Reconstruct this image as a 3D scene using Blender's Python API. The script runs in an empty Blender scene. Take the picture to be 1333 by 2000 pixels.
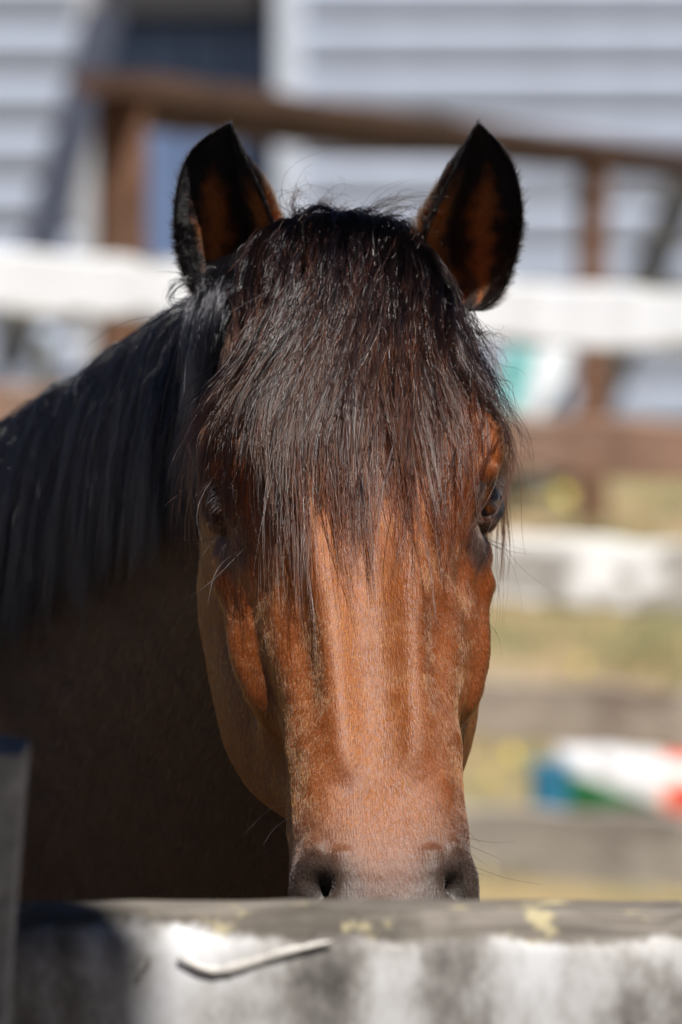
import bpy, math, random
import numpy as np
from mathutils import Vector, Matrix
from mathutils.bvhtree import BVHTree

random.seed(7)
rng = np.random.default_rng(7)
scene = bpy.context.scene
C = scene.collection
R = math.radians

# ------------------------------------------------------------------ camera
CAM = Vector((0.0, -4.2, 1.70))
PITCH = R(4.1)
cam_data = bpy.data.cameras.new('camera')
cam = bpy.data.objects.new('camera', cam_data)
C.objects.link(cam)
cam.location = CAM
cam.rotation_euler = (math.pi / 2 - PITCH, 0, 0)
cam_data.sensor_fit = 'VERTICAL'
cam_data.sensor_height = 36.0
cam_data.lens = 200.0
cam_data.clip_start = 0.1
cam_data.clip_end = 2000.0
cam_data.dof.use_dof = True
cam_data.dof.focus_distance = 4.11
cam_data.dof.aperture_fstop = 6.0
scene.camera = cam

# ------------------------------------------------------------------ world, sun, exposure
SUN_AZ = R(31)      # to the right of the camera's own direction, seen from the horse
SUN_EL = R(60)
sun_dir = Vector((math.sin(SUN_AZ) * math.cos(SUN_EL), -math.cos(SUN_AZ) * math.cos(SUN_EL), math.sin(SUN_EL)))
world = bpy.data.worlds.new('World')
scene.world = world
world.use_nodes = True
wn = world.node_tree
bg = wn.nodes['Background']
sky = wn.nodes.new('ShaderNodeTexSky')
sky.sky_type = 'NISHITA'
sky.sun_disc = False
sky.sun_elevation = SUN_EL
sky.sun_rotation = math.pi - SUN_AZ
wn.links.new(sky.outputs[0], bg.inputs[0])
sky.air_density = 0.17
sky.dust_density = 0.05
bg.inputs[1].default_value = 0.05
sun_data = bpy.data.lights.new('sun', 'SUN')
sun_data.energy = 5.0
sun_data.angle = R(0.53)
sun_data.color = (1.0, 0.965, 0.92)
sun = bpy.data.objects.new('sun', sun_data)
C.objects.link(sun)
sun.location = (8, -12, 14)
sun.rotation_euler = (-sun_dir).to_track_quat('-Z', 'Y').to_euler()
vs = scene.view_settings
vs.view_transform = 'Standard'
vs.look = 'None'
vs.exposure = 0.68
vs.gamma = 1.0
vs.use_curve_mapping = False
scene.cycles.use_denoising = True
scene.cycles.max_bounces = 8
scene.cycles.transparent_max_bounces = 8

FPX = 2000 * 200.0 / 36.0
_cp, _sp = math.cos(PITCH), math.sin(PITCH)


def at(px, py, D):
    """point of the place at D metres in front of the lens that shows at a pixel of the photograph"""
    u = (px - 666.5) / FPX
    v = -(py - 1000.0) / FPX
    t = D / (_cp + v * _sp)
    return Vector((CAM.x + t * u, CAM.y + D, CAM.z + t * (v * _cp - _sp)))


# ------------------------------------------------------------------ helpers
def tag(o, label=None, cat=None, group=None, kind=None):
    if label: o['label'] = label
    if cat: o['category'] = cat
    if group: o['group'] = group
    if kind: o['kind'] = kind
    return o


def empty(name, loc, label=None, cat=None, group=None):
    o = bpy.data.objects.new(name, None)
    C.objects.link(o)
    o.location = loc
    o.empty_display_size = 0.05
    return tag(o, label, cat, group)


def link(name, me, parent=None):
    o = bpy.data.objects.new(name, me)
    C.objects.link(o)
    if parent is not None:
        o.parent = parent
        bpy.context.view_layer.update()
        o.matrix_parent_inverse = parent.matrix_world.inverted()
    return o


def new_mesh(name, V, F, mat=None, smooth=True):
    me = bpy.data.meshes.new(name)
    me.from_pydata([tuple(map(float, v)) for v in V], [], [tuple(map(int, f)) for f in F])
    if smooth:
        me.polygons.foreach_set('use_smooth', np.ones(len(me.polygons), bool))
    if mat: me.materials.append(mat)
    me.update()
    return me


def spline(xs, ys, q):
    """natural cubic spline, ys may have many columns"""
    xs = np.asarray(xs, float); ys = np.asarray(ys, float)
    shape = ys.shape[1:]; ys = ys.reshape(len(xs), -1)
    n = len(xs); h = np.diff(xs)
    A = np.zeros((n, n)); B = np.zeros((n, ys.shape[1])); A[0, 0] = A[-1, -1] = 1
    for i in range(1, n - 1):
        A[i, i - 1] = h[i - 1]; A[i, i] = 2 * (h[i - 1] + h[i]); A[i, i + 1] = h[i]
        B[i] = 3 * ((ys[i + 1] - ys[i]) / h[i] - (ys[i] - ys[i - 1]) / h[i - 1])
    c = np.linalg.solve(A, B)
    q = np.asarray(q, float)
    k = np.clip(np.searchsorted(xs, q) - 1, 0, n - 2)
    d = (q - xs[k])[:, None]; hk = h[k][:, None]
    b = (ys[k + 1] - ys[k]) / hk - hk * (2 * c[k] + c[k + 1]) / 3
    dd = (c[k + 1] - c[k]) / (3 * hk)
    return (ys[k] + b * d + c[k] * d ** 2 + dd * d ** 3).reshape((len(q),) + shape)


def sstep(e0, e1, x):
    t = np.clip((x - e0) / (e1 - e0), 0, 1)
    return t * t * (3 - 2 * t)


def vnoise(p, scale, seed=0):
    """smooth value noise 0..1 on an (n,3) array"""
    p = np.asarray(p, float) * scale + seed * 17.31 + 100.0
    i = np.floor(p).astype(np.int64); f = p - i
    f = f * f * (3 - 2 * f)
    out = np.zeros(len(p))
    for dx in (0, 1):
        for dy in (0, 1):
            for dz in (0, 1):
                h = ((i[:, 0] + dx) * 374761393 + (i[:, 1] + dy) * 668265263 + (i[:, 2] + dz) * 2147483647 + seed * 974711) & 0x7fffffff
                h = (h ^ (h >> 13)) * 1274126177 & 0x7fffffff
                v = ((h ^ (h >> 16)) & 0xffff) / 65535.0
                w = (f[:, 0] if dx else 1 - f[:, 0]) * (f[:, 1] if dy else 1 - f[:, 1]) * (f[:, 2] if dz else 1 - f[:, 2])
                out += w * v
    return out


def loft_faces(m, k, closed=True):
    F = []
    for i in range(m - 1):
        for j in range(k if closed else k - 1):
            j2 = (j + 1) % k
            F.append((i * k + j, i * k + j2, (i + 1) * k + j2, (i + 1) * k + j))
    return F


def mat_new(name):
    m = bpy.data.materials.new(name)
    m.use_nodes = True
    return m, m.node_tree.nodes, m.node_tree.links, m.node_tree.nodes['Principled BSDF']

# ------------------------------------------------------------------ the horse: body
YAW = R(6.0); PHI = R(37.0)
T = np.array([math.sin(PHI) * math.sin(YAW), -math.sin(PHI) * math.cos(YAW), -math.cos(PHI)])
N = np.array([math.cos(PHI) * math.sin(YAW), -math.cos(PHI) * math.cos(YAW), math.sin(PHI)])
A = np.array([math.cos(YAW), math.sin(YAW), 0.0])
EYE_S, EYE_A, EYE_B, EYE_R = .197, .0860, .047, .0230
H0 = np.array([0.0088, 0.0, 1.405]) - EYE_S * T + EYE_B * N


def head_to_world(s, a, b):
    s, a, b = np.broadcast_arrays(np.asarray(s, float), np.asarray(a, float), np.asarray(b, float))
    return H0 + s[..., None] * T + a[..., None] * A - b[..., None] * N


def world_to_head(P):
    d = np.asarray(P) - H0
    return d @ T, d @ A, -(d @ N)


# s: (a,b) control points of half a cross-section, forehead midline to jaw midline
SEC = [
    (-0.075, [(0, .062), (.012, .064), (.026, .078), (.036, .105), (.036, .135), (.024, .165), (0, .175)]),
    (-0.045, [(0, .022), (.024, .026), (.046, .048), (.056, .085), (.054, .130), (.034, .180), (0, .195)]),
    (0.00, [(0, -.004), (.030, .001), (.062, .024), (.074, .070), (.070, .130), (.042, .200), (0, .215)]),
    (0.06, [(0, -.010), (.038, -.005), (.076, .018), (.092, .060), (.086, .130), (.054, .220), (0, .235)]),
    (0.12, [(0, -.012), (.044, -.007), (.086, .014), (.104, .052), (.096, .135), (.062, .240), (0, .255)]),
    (0.19, [(0, -.012), (.045, -.007), (.087, .013), (.104, .050), (.105, .125), (.086, .232), (0, .258)]),
    (0.26, [(0, -.008), (.042, -.004), (.073, .028), (.089, .058), (.098, .130), (.088, .218), (0, .246)]),
    (0.325, [(0, -.004), (.037, -.001), (.067, .032), (.083, .061), (.090, .132), (.083, .202), (0, .226)]),
    (0.375, [(0, .000), (.037, .003), (.059, .030), (.069, .062), (.070, .120), (.068, .178), (0, .198)]),
    (0.43, [(0, .003), (.039, .006), (.057, .025), (.061, .054), (.055, .094), (.042, .136), (0, .146)]),
    (0.48, [(0, .004), (.039, .008), (.059, .026), (.063, .053), (.056, .090), (.040, .126), (0, .134)]),
    (0.52, [(0, .005), (.040, .009), (.061, .026), (.066, .052), (.058, .088), (.040, .120), (0, .126)]),
    (0.56, [(0, .009), (.040, .013), (.061, .030), (.066, .055), (.059, .088), (.040, .117), (0, .122)]),
    (0.595, [(0, .024), (.032, .028), (.048, .042), (.050, .062), (.044, .088), (.030, .108), (0, .112)]),
    (0.615, [(0, .052), (.016, .054), (.024, .060), (.025, .070), (.022, .082), (.014, .092), (0, .094)]),
]
ss = np.array([r[0] for r in SEC]); cc = np.array([r[1] for r in SEC])
M, KH = 180, 60
sq = np.linspace(ss[0], ss[-1], M)
ctl = spline(ss, cc, sq)                                     # M,7,2
# around: closed loop of control points, periodic by padding
loop = np.concatenate([ctl, (ctl[:, 5:0:-1] * np.array([-1, 1]))], axis=1)   # 12 points
pad = np.concatenate([loop[:, -4:], loop, loop[:, :4]], axis=1)
tq = np.linspace(0, 12, 2 * KH, endpoint=False)
prof = spline(np.arange(-4, 16), pad.transpose(1, 0, 2), tq).transpose(1, 0, 2)
HV = head_to_world(sq[:, None], prof[..., 0], prof[..., 1]).reshape(-1, 3)
HF = loft_faces(M, 2 * KH)
HF.append(tuple(range(2 * KH))[::-1]); HF.append(tuple((M - 1) * 2 * KH + j for j in range(2 * KH)))

# neck and trunk: crest line, lower line, half-width
NK = [
    ((0.000, .125, 1.575), (.004, .150, 1.34), .050),
    ((-.035, .200, 1.575), (.006, .190, 1.27), .062),
    ((-.100, .300, 1.545), (.000, .230, 1.19), .074),
    ((-.195, .440, 1.480), (-.02, .280, 1.08), .088),
    ((-.300, .590, 1.405), (-.07, .350, .95), .112),
    ((-.400, .740, 1.345), (-.16, .430, .82), .160),
    ((-.520, .930, 1.310), (-.34, .640, .68), .225),
    ((-.700, 1.25, 1.270), (-.63, 1.14, .64), .275),
    ((-.900, 1.60, 1.270), (-.86, 1.53, .70), .280),
    ((-1.05, 1.86, 1.285), (-1.02, 1.81, .82), .245),
    ((-1.15, 2.04, 1.22), (-1.13, 2.00, .92), .150),
    ((-1.18, 2.09, 1.14), (-1.17, 2.07, 1.00), .050),
]
LAT = np.array([.87, .49, 0.0])
nk_k = np.array([r[0] for r in NK]) - np.array([0, 0, .014]); nk_v = np.array([r[1] for r in NK]); nk_w = np.array([r[2] for r in NK])
ti = np.arange(len(NK)); tt = np.linspace(0, len(NK) - 1, 160)
Kq, Vq, Wq = spline(ti, nk_k, tt), spline(ti, nk_v, tt), spline(ti, nk_w[:, None], tt)[:, 0]


def neck_ring(k, v, w, n=48, thin=.62):
    th = np.linspace(0, 2 * math.pi, n, endpoint=False)
    y = np.cos(th); x = np.sin(th)
    wide = w * (thin + (1 - thin) * sstep(1.0, -.3, y))      # narrow at the crest, fuller below
    c = (k + v) / 2; u = (k - v) / 2
    return c + y[:, None] * u + (x * wide)[:, None] * LAT


NV = []
for i in range(len(tt)):
    thin = .62 + .38 * min(1, tt[i] / 6)
    NV.append(neck_ring(Kq[i], Vq[i], Wq[i], thin=thin))
NV = np.concatenate(NV)
NF = loft_faces(len(tt), 48)
NF.append(tuple(range(48))[::-1]); NF.append(tuple((len(tt) - 1) * 48 + j for j in range(48)))


def tube(pts, rad, n=20, q=6):
    pts = np.array(pts, float); rad = np.array(rad, float)
    t = np.linspace(0, len(pts) - 1, (len(pts) - 1) * q + 1)
    P = spline(np.arange(len(pts)), pts, t); r = spline(np.arange(len(pts)), rad[:, None], t)[:, 0]
    d = np.gradient(P, axis=0); d /= np.linalg.norm(d, axis=1)[:, None]
    ref = np.array([0.3, 1, 0.1]); V = []
    for i in range(len(P)):
        u = np.cross(d[i], ref); u /= np.linalg.norm(u); w = np.cross(d[i], u)
        th = np.linspace(0, 2 * math.pi, n, endpoint=False)
        V.append(P[i] + r[i] * (np.cos(th)[:, None] * u + np.sin(th)[:, None] * w))
    F = loft_faces(len(P), n)
    F.append(tuple(range(n))[::-1]); F.append(tuple((len(P) - 1) * n + j for j in range(n)))
    return np.concatenate(V), F


BD = np.array([-.49, .87, 0.0])                                # the way the trunk runs, withers to croup


def leg(front, side):
    o = np.array([-.37, .66, 0]) if front else np.array([-1.02, 1.80, 0])
    o = o + LAT * side * (.12 if front else .13)
    if front:
        pts = [(.05, .98), (.02, .78), (-.01, .62), (-.02, .42), (-.01, .36), (0, .22), (-.01, .12), (-.05, .06), (-.06, .0)]
        rad = [.10, .095, .062, .042, .044, .030, .035, .045, .058]
    else:
        pts = [(-.02, 1.0), (-.05, .82), (-.06, .68), (.07, .50), (.11, .42), (.09, .24), (.08, .13), (.03, .06), (.02, .0)]
        rad = [.17, .15, .09, .055, .046, .033, .037, .046, .058]
    P = [o + BD * p[0] + np.array([0, 0, p[1]]) for p in pts]
    return tube(P, rad)


def remesh(parts, voxel, smooth_it, name):
    V, F = [], []; off = 0
    for v, f in parts:
        V.append(v); F += [tuple(i + off for i in q) for q in f]; off += len(v)
    me = new_mesh(name, np.concatenate(V), F)
    o = bpy.data.objects.new(name, me); C.objects.link(o)
    m = o.modifiers.new('r', 'REMESH'); m.mode = 'VOXEL'; m.voxel_size = voxel
    s_ = o.modifiers.new('s', 'SMOOTH'); s_.factor = .5; s_.iterations = smooth_it
    dg = bpy.context.evaluated_depsgraph_get()
    ev = o.evaluated_get(dg); m2 = ev.to_mesh()
    co = np.empty(len(m2.vertices) * 3); m2.vertices.foreach_get('co', co); co = co.reshape(-1, 3)
    lv = np.empty(len(m2.loops), np.int32); m2.loops.foreach_get('vertex_index', lv)
    ls = np.empty(len(m2.polygons), np.int32); m2.polygons.foreach_get('loop_start', ls)
    lt = np.empty(len(m2.polygons), np.int32); m2.polygons.foreach_get('loop_total', lt)
    quads = [tuple(lv[a:a + n]) for a, n in zip(ls, lt)]
    ev.to_mesh_clear()
    bpy.data.objects.remove(o); bpy.data.meshes.remove(me)
    return co, quads


cut = [i for i in range(len(tt)) if tt[i] <= 5.0]
nfront = (NV[:len(cut) * 48], loft_faces(len(cut), 48) + [tuple(range(48))[::-1], tuple((len(cut) - 1) * 48 + j for j in range(48))])
headV, headF = remesh([(HV, HF), nfront], .0030, 8, 'tmp')
trunk_from = [i for i in range(len(tt)) if tt[i] >= 4.6]
i0 = trunk_from[0]
ntrunk = (NV[i0 * 48:], loft_faces(len(trunk_from), 48) + [tuple(range(48))[::-1], tuple((len(trunk_from) - 1) * 48 + j for j in range(48))])
trunkV, trunkF = remesh([ntrunk] + [leg(f, s) for f in (0, 1) for s in (-1, 1)], .012, 6, 'tmp2')


# ------------------------------------------------------------------ carving the head
def vnormals(V, F):
    q = np.array([f for f in F if len(f) == 4])
    n = np.cross(V[q[:, 2]] - V[q[:, 0]], V[q[:, 3]] - V[q[:, 1]])
    out = np.zeros_like(V)
    for j in range(4): np.add.at(out, q[:, j], n)
    return out / np.maximum(np.linalg.norm(out, axis=1), 1e-12)[:, None]


def polydist(P, pts):
    pts = np.asarray(pts, float); best = np.full(len(P), 1e9); tb = np.zeros(len(P))
    for i in range(len(pts) - 1):
        a, b = pts[i], pts[i + 1]; ab = b - a
        t = np.clip(((P - a) @ ab) / (ab @ ab), 0, 1)
        d = np.linalg.norm(P - (a + t[:, None] * ab), axis=1)
        m = d < best; best[m] = d[m]; tb[m] = (i + t[m]) / (len(pts) - 1)
    return best, tb


s_, a_, b_ = world_to_head(headV)
near = (a_ > -.16) & (a_ < .16) & (b_ < .30) & (s_ > -.1)
hn = vnormals(headV, headF)
disp = np.zeros(len(headV))
for side in (-1, 1):
    Q = np.stack([s_, a_ * side, b_], 1)

    def bump(c, r, h):
        d = (Q - np.array(c)) / np.array(r)
        return h * np.exp(-(d ** 2).sum(1))

    def ridge(pts, r, h, taper=0.25):
        d, t = polydist(Q, pts)
        w = sstep(0, taper, t) * sstep(1, 1 - taper, t) if taper else 1
        return h * np.exp(-(d / r) ** 2) * w

    on = (a_ * side > -.004)
    dd = np.zeros(len(headV))
    # brow bone above the eye, and the hollow above it
    dd += ridge([(.130, .072, .018), (.152, .098, .026), (.176, .107, .028), (.205, .096, .020)], .0145, .0125)
    dd += bump((.100, .090, .045), (.024, .020, .03), -.009)
    # eye socket
    dd += bump((EYE_S + .004, .106, .050), (.024, .03, .022), -.013)
    dd += bump((.228, .098, .064), (.024, .02, .022), .0060)
    # bag under the eye, tear groove
    dd += ridge([(.215, .100, .075), (.235, .096, .070), (.252, .088, .058)], .012, .0020)
    dd += ridge([(.236, .082, .034), (.262, .074, .034), (.295, .066, .03)], .010, -.0028)
    # facial crest
    dd += ridge([(.235, .098, .074), (.275, .096, .073), (.320, .090, .071), (.364, .082, .069)], .0125, .0108, .16)
    dd += bump((.362, .081, .070), (.014, .016, .014), .0085)
    dd += ridge([(.25, .100, .102), (.31, .094, .102), (.37, .080, .098)], .020, -.0075)
    dd += ridge([(.25, .086, .046), (.30, .079, .047), (.35, .070, .048), (.395, .063, .048)], .008, -.0030 if side < 0 else -.0008)
    dd += bump((.400, .068, .078), (.024, .02, .026), -.0095)
    # nasal bone edge
    dd += ridge([(.20, .038, -.006), (.28, .033, -.004), (.36, .029, -.001), (.43, .026, .003), (.47, .022, .004)], .012, .0054)
    dd += bump((.31, 0, -.005), (.11, .016, .02), -.0026)
    dd += ridge([(.29, .050, .010), (.36, .046, .010), (.43, .042, .010)], .012, -.0034 if side < 0 else -.0024, .40)
    dd += ridge([(.25, .068, .024), (.32, .064, .028), (.39, .058, .028), (.45, .057, .028)], .014, .0030, .3)
    # cheek (masseter) edge
    dd += bump((.20, .098, .165), (.075, .04, .055), .004)
    # muscle lines running to the nostril
    dd += ridge([(.38, .062, .035), (.43, .056, .034), (.47, .056, .032), (.50, .057, .030)], .007, .0028)
    dd += ridge([(.41, .064, .064), (.45, .058, .058), (.49, .060, .050)], .007, .0025)
    # a vein from the tear groove to the nose
    dd += ridge([(.27, .082, .045), (.31, .078, .056), (.35, .070, .052), (.40, .060, .045), (.44, .058, .046)], .0035, .0016)
    # nostril: rim, then the opening
    dd += ridge([(.504, .040, .012), (.509, .052, .018), (.522, .060, .032), (.537, .058, .046), (.562, .053, .052)], .008, .0045, .15)
    dd += ridge([(.507, .030, .010), (.527, .032, .015), (.547, .036, .026), (.562, .044, .040)], .008, .0045, .15)
    dd += ridge([(.537, .047, .020), (.546, .050, .027), (.555, .051, .036), (.564, .050, .046)], .0088, -.026, .0)
    # lips
    dd += ridge([(.52, .055, .088), (.56, .052, .082), (.60, .040, .074)], .005, -.006)
    disp += np.where(on, dd * sstep(-.004, .006, a_ * side), 0)
disp = np.where(near, disp, 0)
fine = (vnoise(headV, 45, 3) - .5) * .0012 + (vnoise(headV, 140, 4) - .5) * .0004
disp += fine
headV = headV + hn * disp[:, None]


# ------------------------------------------------------------------ ears
def ear(inner_px, outer_px, mirror):
    """a cupped leaf: two edges seen in the photograph, bowed backward, with thickness"""
    n = len(inner_px); nt, nw = 44, 30
    def pl(e):
        out = []
        for i, (x, y) in enumerate(e):
            f = i / (n - 1)
            out.append(at(x, y, 4.2 + .168 - .040 * f))
        return np.array(out)
    I, O = pl(inner_px), pl(outer_px)
    tq_ = np.linspace(0, n - 1, nt)
    I, O = spline(np.arange(n), I, tq_), spline(np.arange(n), O, tq_)
    V = []; info = []
    back = np.array([(-.30 if mirror else .30), .95, -.05])
    back /= np.linalg.norm(back)
    for layer in (0, 1):
        for i in range(nt):
            t = i / (nt - 1)
            wid = np.linalg.norm(I[i] - O[i])
            cup = (.62 - .2 * t) * wid + .012 * (1 - t)
            for j in range(nw):
                w = j / (nw - 1)
                p = I[i] * (1 - w) + O[i] * w
                sh = np.sin(math.pi * w) ** .75 * (1 + .35 * math.exp(-((w - .45) / .13) ** 2))
                p = p + back * cup * sh * .72
                # rolled edges
                p = p - back * .006 * (math.exp(-(w / .1) ** 2) + math.exp(-((1 - w) / .1) ** 2)) * math.sin(math.pi * t)
                if layer == 1:
                    th = .0055 * math.sin(math.pi * min(1, max(0, w))) ** .35 * min(1, (1 - t) * 6 + .15)
                    side_out = (w - .5) * 2 * (O[i] - I[i]) / max(wid, 1e-6)
                    p = p + back * th + side_out * .0012
                V.append(p); info.append((t, w, layer))
    F = []
    g = nt * nw
    for L in (0, 1):
        for i in range(nt - 1):
            for j in range(nw - 1):
                q = (L * g + i * nw + j, L * g + i * nw + j + 1, L * g + (i + 1) * nw + j + 1, L * g + (i + 1) * nw + j)
                F.append(q if (L == 0) != mirror else q[::-1])
    for i in range(nt - 1):
        for j in (0, nw - 1):
            q = (i * nw + j, (i + 1) * nw + j, g + (i + 1) * nw + j, g + i * nw + j)
            F.append(q if (j == 0) == mirror else q[::-1])
    return np.array(V), F, np.array(info)


EAR_L = ear([(432, 606), (480, 592), (522, 548), (546, 492), (538, 440), (518, 385), (494, 335), (471, 291), (450, 241)],
            [(432, 606), (392, 580), (364, 530), (351, 470), (349, 410), (358, 350), (377, 300), (411, 266), (450, 241)], False)
EAR_R = ear([(930, 608), (885, 582), (850, 537), (824, 477), (838, 425), (864, 375), (888, 325), (910, 282), (935, 241)],
            [(930, 608), (972, 575), (996, 520), (1010, 460), (1012, 405), (1002, 345), (982, 298), (957, 265), (935, 241)], True)


# ------------------------------------------------------------------ eyelids: a shell round the eyeball with an almond opening
def eye_frame(side):
    c = head_to_world(EYE_S, EYE_A * side, EYE_B)
    out = A * side * .80 + N * .58 + T * .06               # where the eye looks: outward and forward
    out /= np.linalg.norm(out)
    # the long axis of the opening runs down to the inner corner
    lng = T * .86 + N * .35
    lng = lng - out * (lng @ out); lng /= np.linalg.norm(lng)
    up = np.cross(lng, out) * 1.0
    if up @ np.array([0, 0, 1.0]) < 0: up = -up
    return c, out, lng, up


def lids(side):
    c, out, lng, up = eye_frame(side)
    n, m = 64, 16; V = []; F = []
    for layer in (0, 1):
        for i in range(m):
            k = i / (m - 1)
            for j in range(n):
                th = 2 * math.pi * j / n
                ex = .93 * math.cos(th)
                ey = (.48 if math.sin(th) > 0 else .44) * abs(math.sin(th)) ** 1.1 * (1 if math.sin(th) > 0 else -1)
                ey -= .10 * math.cos(th) ** 2 * 0
                ang0 = math.hypot(ex, ey)
                dirx, diry = (ex / ang0, ey / ang0)
                ang = ang0 + (1.75 - ang0) * k
                r = EYE_R * (1.015 if layer == 0 else 1.015 + .10 * math.sin(min(1, k * 3.0) * math.pi / 2) + .02)
                if layer == 1:
                    r += EYE_R * (.10 * math.exp(-((k - .16) / .10) ** 2) - .05 * math.exp(-((k - .36) / .07) ** 2) + .05 * math.exp(-((k - .52) / .09) ** 2)) * (1 if ey > 0 else .7)
                    r -= EYE_R * .25 * max(0, k - .6)
                p = c + r * (math.cos(ang) * out + math.sin(ang) * (dirx * lng + diry * up))
                V.append(p)
    g = n * m
    for i in range(m - 1):
        for j in range(n):
            j2 = (j + 1) % n
            q = (g + i * n + j, g + i * n + j2, g + (i + 1) * n + j2, g + (i + 1) * n + j)
            F.append(q)
    for j in range(n):
        j2 = (j + 1) % n
        F.append((j, j2, g + j2, g + j))
    V = np.array(V)
    q = F[n * 2]; nn = np.cross(V[q[1]] - V[q[0]], V[q[3]] - V[q[0]])
    if nn @ (V[q[0]] - c) < 0: F = [f[::-1] for f in F]
    return V, F


LID_L, LID_R = lids(-1), lids(1)

BV, BF, REG = [], [], []
off = 0
for reg, (v, f) in enumerate([(headV, headF), (trunkV, trunkF), EAR_L[:2], EAR_R[:2], LID_L, LID_R]):
    BV.append(v); BF += [tuple(i + off for i in q) for q in f]; REG.append(np.full(len(v), reg)); off += len(v)
BV = np.concatenate(BV); REG = np.concatenate(REG)
EARI = np.zeros((len(BV), 3))
EARI[REG == 2] = EAR_L[2]; EARI[REG == 3] = EAR_R[2]


# ------------------------------------------------------------------ coat colour: a bay, black at the points
BAY = np.array([.158, .0410, .0072]); BAY_D = np.array([.075, .019, .005]); BLACK = np.array([.0085, .0075, .0080])
GREYSKIN = np.array([.036, .025, .019])


def mix(a, b, t): return a * (1 - t[:, None]) + b * t[:, None]


def coat_colour(P, reg, eari):
    s, a, b = world_to_head(P)
    n1, n2 = vnoise(P, 9, 11), vnoise(P, 34, 12)
    col = np.tile(BAY, (len(P), 1))
    col = mix(col, BAY * np.array([1.18, 1.28, 1.45]), sstep(.45, .85, n1) * .30)
    col = mix(col, BAY_D, sstep(.55, .95, n2) * .28)
    head = (reg == 0) | (reg >= 4)
    onhead = head & (b < .26) & (np.abs(a) < .135) & (s < .64) & (s > -.1)
    aa = np.abs(a)
    # neck and trunk darker, and darker again along the crest
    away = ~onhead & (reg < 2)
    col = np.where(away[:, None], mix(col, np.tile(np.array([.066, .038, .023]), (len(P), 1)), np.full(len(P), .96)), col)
    # greyish brown muzzle, black nostrils and lips
    mz = sstep(.470, .555, s + (n1 - .5) * .03 + 1.0 * np.clip(aa - .012, 0, .045) - .014) * onhead
    col = mix(col, np.tile(GREYSKIN, (len(P), 1)) , mz * .92)
    for sd in (-1, 1):
        d, _ = polydist(np.stack([s, a * sd, b], 1), [(.537, .047, .020), (.546, .050, .027), (.555, .051, .038), (.564, .050, .053)])
        col = mix(col, np.tile(BLACK, (len(P), 1)), sstep(.013, .007, d) * onhead * .97)
        col = mix(col, np.tile(GREYSKIN, (len(P), 1)), sstep(.034, .014, d) * onhead * .7)
        # dark skin round the eye
        d, _ = polydist(np.stack([s, a * sd, b], 1), [(EYE_S - .012, .100, .046), (EYE_S + .016, .104, .044), (EYE_S + .036, .094, .040)])
        col = mix(col, np.tile(np.array([.03, .022, .020]), (len(P), 1)), sstep(.030, .012, d + (n2 - .5) * .008) * onhead * .85)
        # shadow below the end of the facial crest, painted into the coat
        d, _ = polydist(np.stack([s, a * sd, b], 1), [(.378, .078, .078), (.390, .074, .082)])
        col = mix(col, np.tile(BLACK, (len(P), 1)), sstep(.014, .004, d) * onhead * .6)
    # wet streak and crease shade painted beside the nasal bone on the horse's right
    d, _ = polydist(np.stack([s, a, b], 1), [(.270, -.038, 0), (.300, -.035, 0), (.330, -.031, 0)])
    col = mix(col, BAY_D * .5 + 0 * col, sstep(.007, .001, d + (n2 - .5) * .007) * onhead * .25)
    # dark hair at the temples, beside and behind the forelock
    tp = sstep(.125, .075, s) * sstep(.025, .05, aa + (n2 - .5) * .02) * onhead
    col = mix(col, np.tile(BAY_D * .35, (len(P), 1)), tp * .9)
    # ears
    e = (reg == 2) | (reg == 3)
    t, w, lay = eari[:, 0], eari[:, 1], eari[:, 2]
    w = w + (vnoise(P, 160, 14) - .5) * .14; t = t + (vnoise(P, 120, 15) - .5) * .12
    rim = np.clip(sstep(.16, .05, w) + sstep(.76, .90, w) + sstep(.50, .74, t) + sstep(.10, .0, t) + (lay > .5), 0, 1)
    ec = mix(np.tile(np.array([.32, .095, .020]), (len(P), 1)), np.tile(BLACK, (len(P), 1)), rim)
    gap = np.exp(-((w - .55 - .05 * np.sin(t * 9)) / .14) ** 4) * .96  # shade in the depth of the cup, painted black
    ec = mix(ec, np.tile(BLACK, (len(P), 1)), gap)
    col = np.where(e[:, None], ec, col)
    # eyelids
    l = reg >= 4
    for k, sd in ((4, -1), (5, 1)):
        c, out, lng, up = eye_frame(sd)
        ang = np.arccos(np.clip(((P - c) / np.maximum(np.linalg.norm(P - c, axis=1), 1e-9)[:, None]) @ out, -1, 1))
        lc = mix(np.tile(np.array([.012, .010, .010]), (len(P), 1)), np.tile(np.array([.060, .022, .010]), (len(P), 1)), sstep(.62, .95, ang))
        col = np.where((reg == k)[:, None], lc, col)
    # legs
    lg = sstep(.62, .45, P[:, 2]) * (reg == 1)
    col = mix(col, np.tile(BLACK, (len(P), 1)), lg)
    return np.clip(col, 0, 1)


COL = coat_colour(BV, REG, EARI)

m_skin, nd, lk, pb = mat_new('bay_coat')
att = nd.new('ShaderNodeAttribute'); att.attribute_name = 'coat'
lk.new(att.outputs['Color'], pb.inputs['Base Color'])
pb.inputs['Roughness'].default_value = .46
pb.inputs['Specular IOR Level'].default_value = .29
hc = nd.new('ShaderNodeAttribute'); hc.attribute_name = 'lie'         # along, across and into the head: the coat's grain
mp = nd.new('ShaderNodeMapping'); mp.inputs['Scale'].default_value = (130, 900, 900)
lk.new(hc.outputs['Vector'], mp.inputs[0])
nz = nd.new('ShaderNodeTexNoise'); nz.inputs['Scale'].default_value = 1.0; nz.inputs['Detail'].default_value = 3
lk.new(mp.outputs[0], nz.inputs['Vector'])
rm_ = nd.new('ShaderNodeMapRange'); rm_.inputs['From Min'].default_value = .3; rm_.inputs['From Max'].default_value = .7
rm_.inputs['To Min'].default_value = .78; rm_.inputs['To Max'].default_value = 1.17
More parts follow.
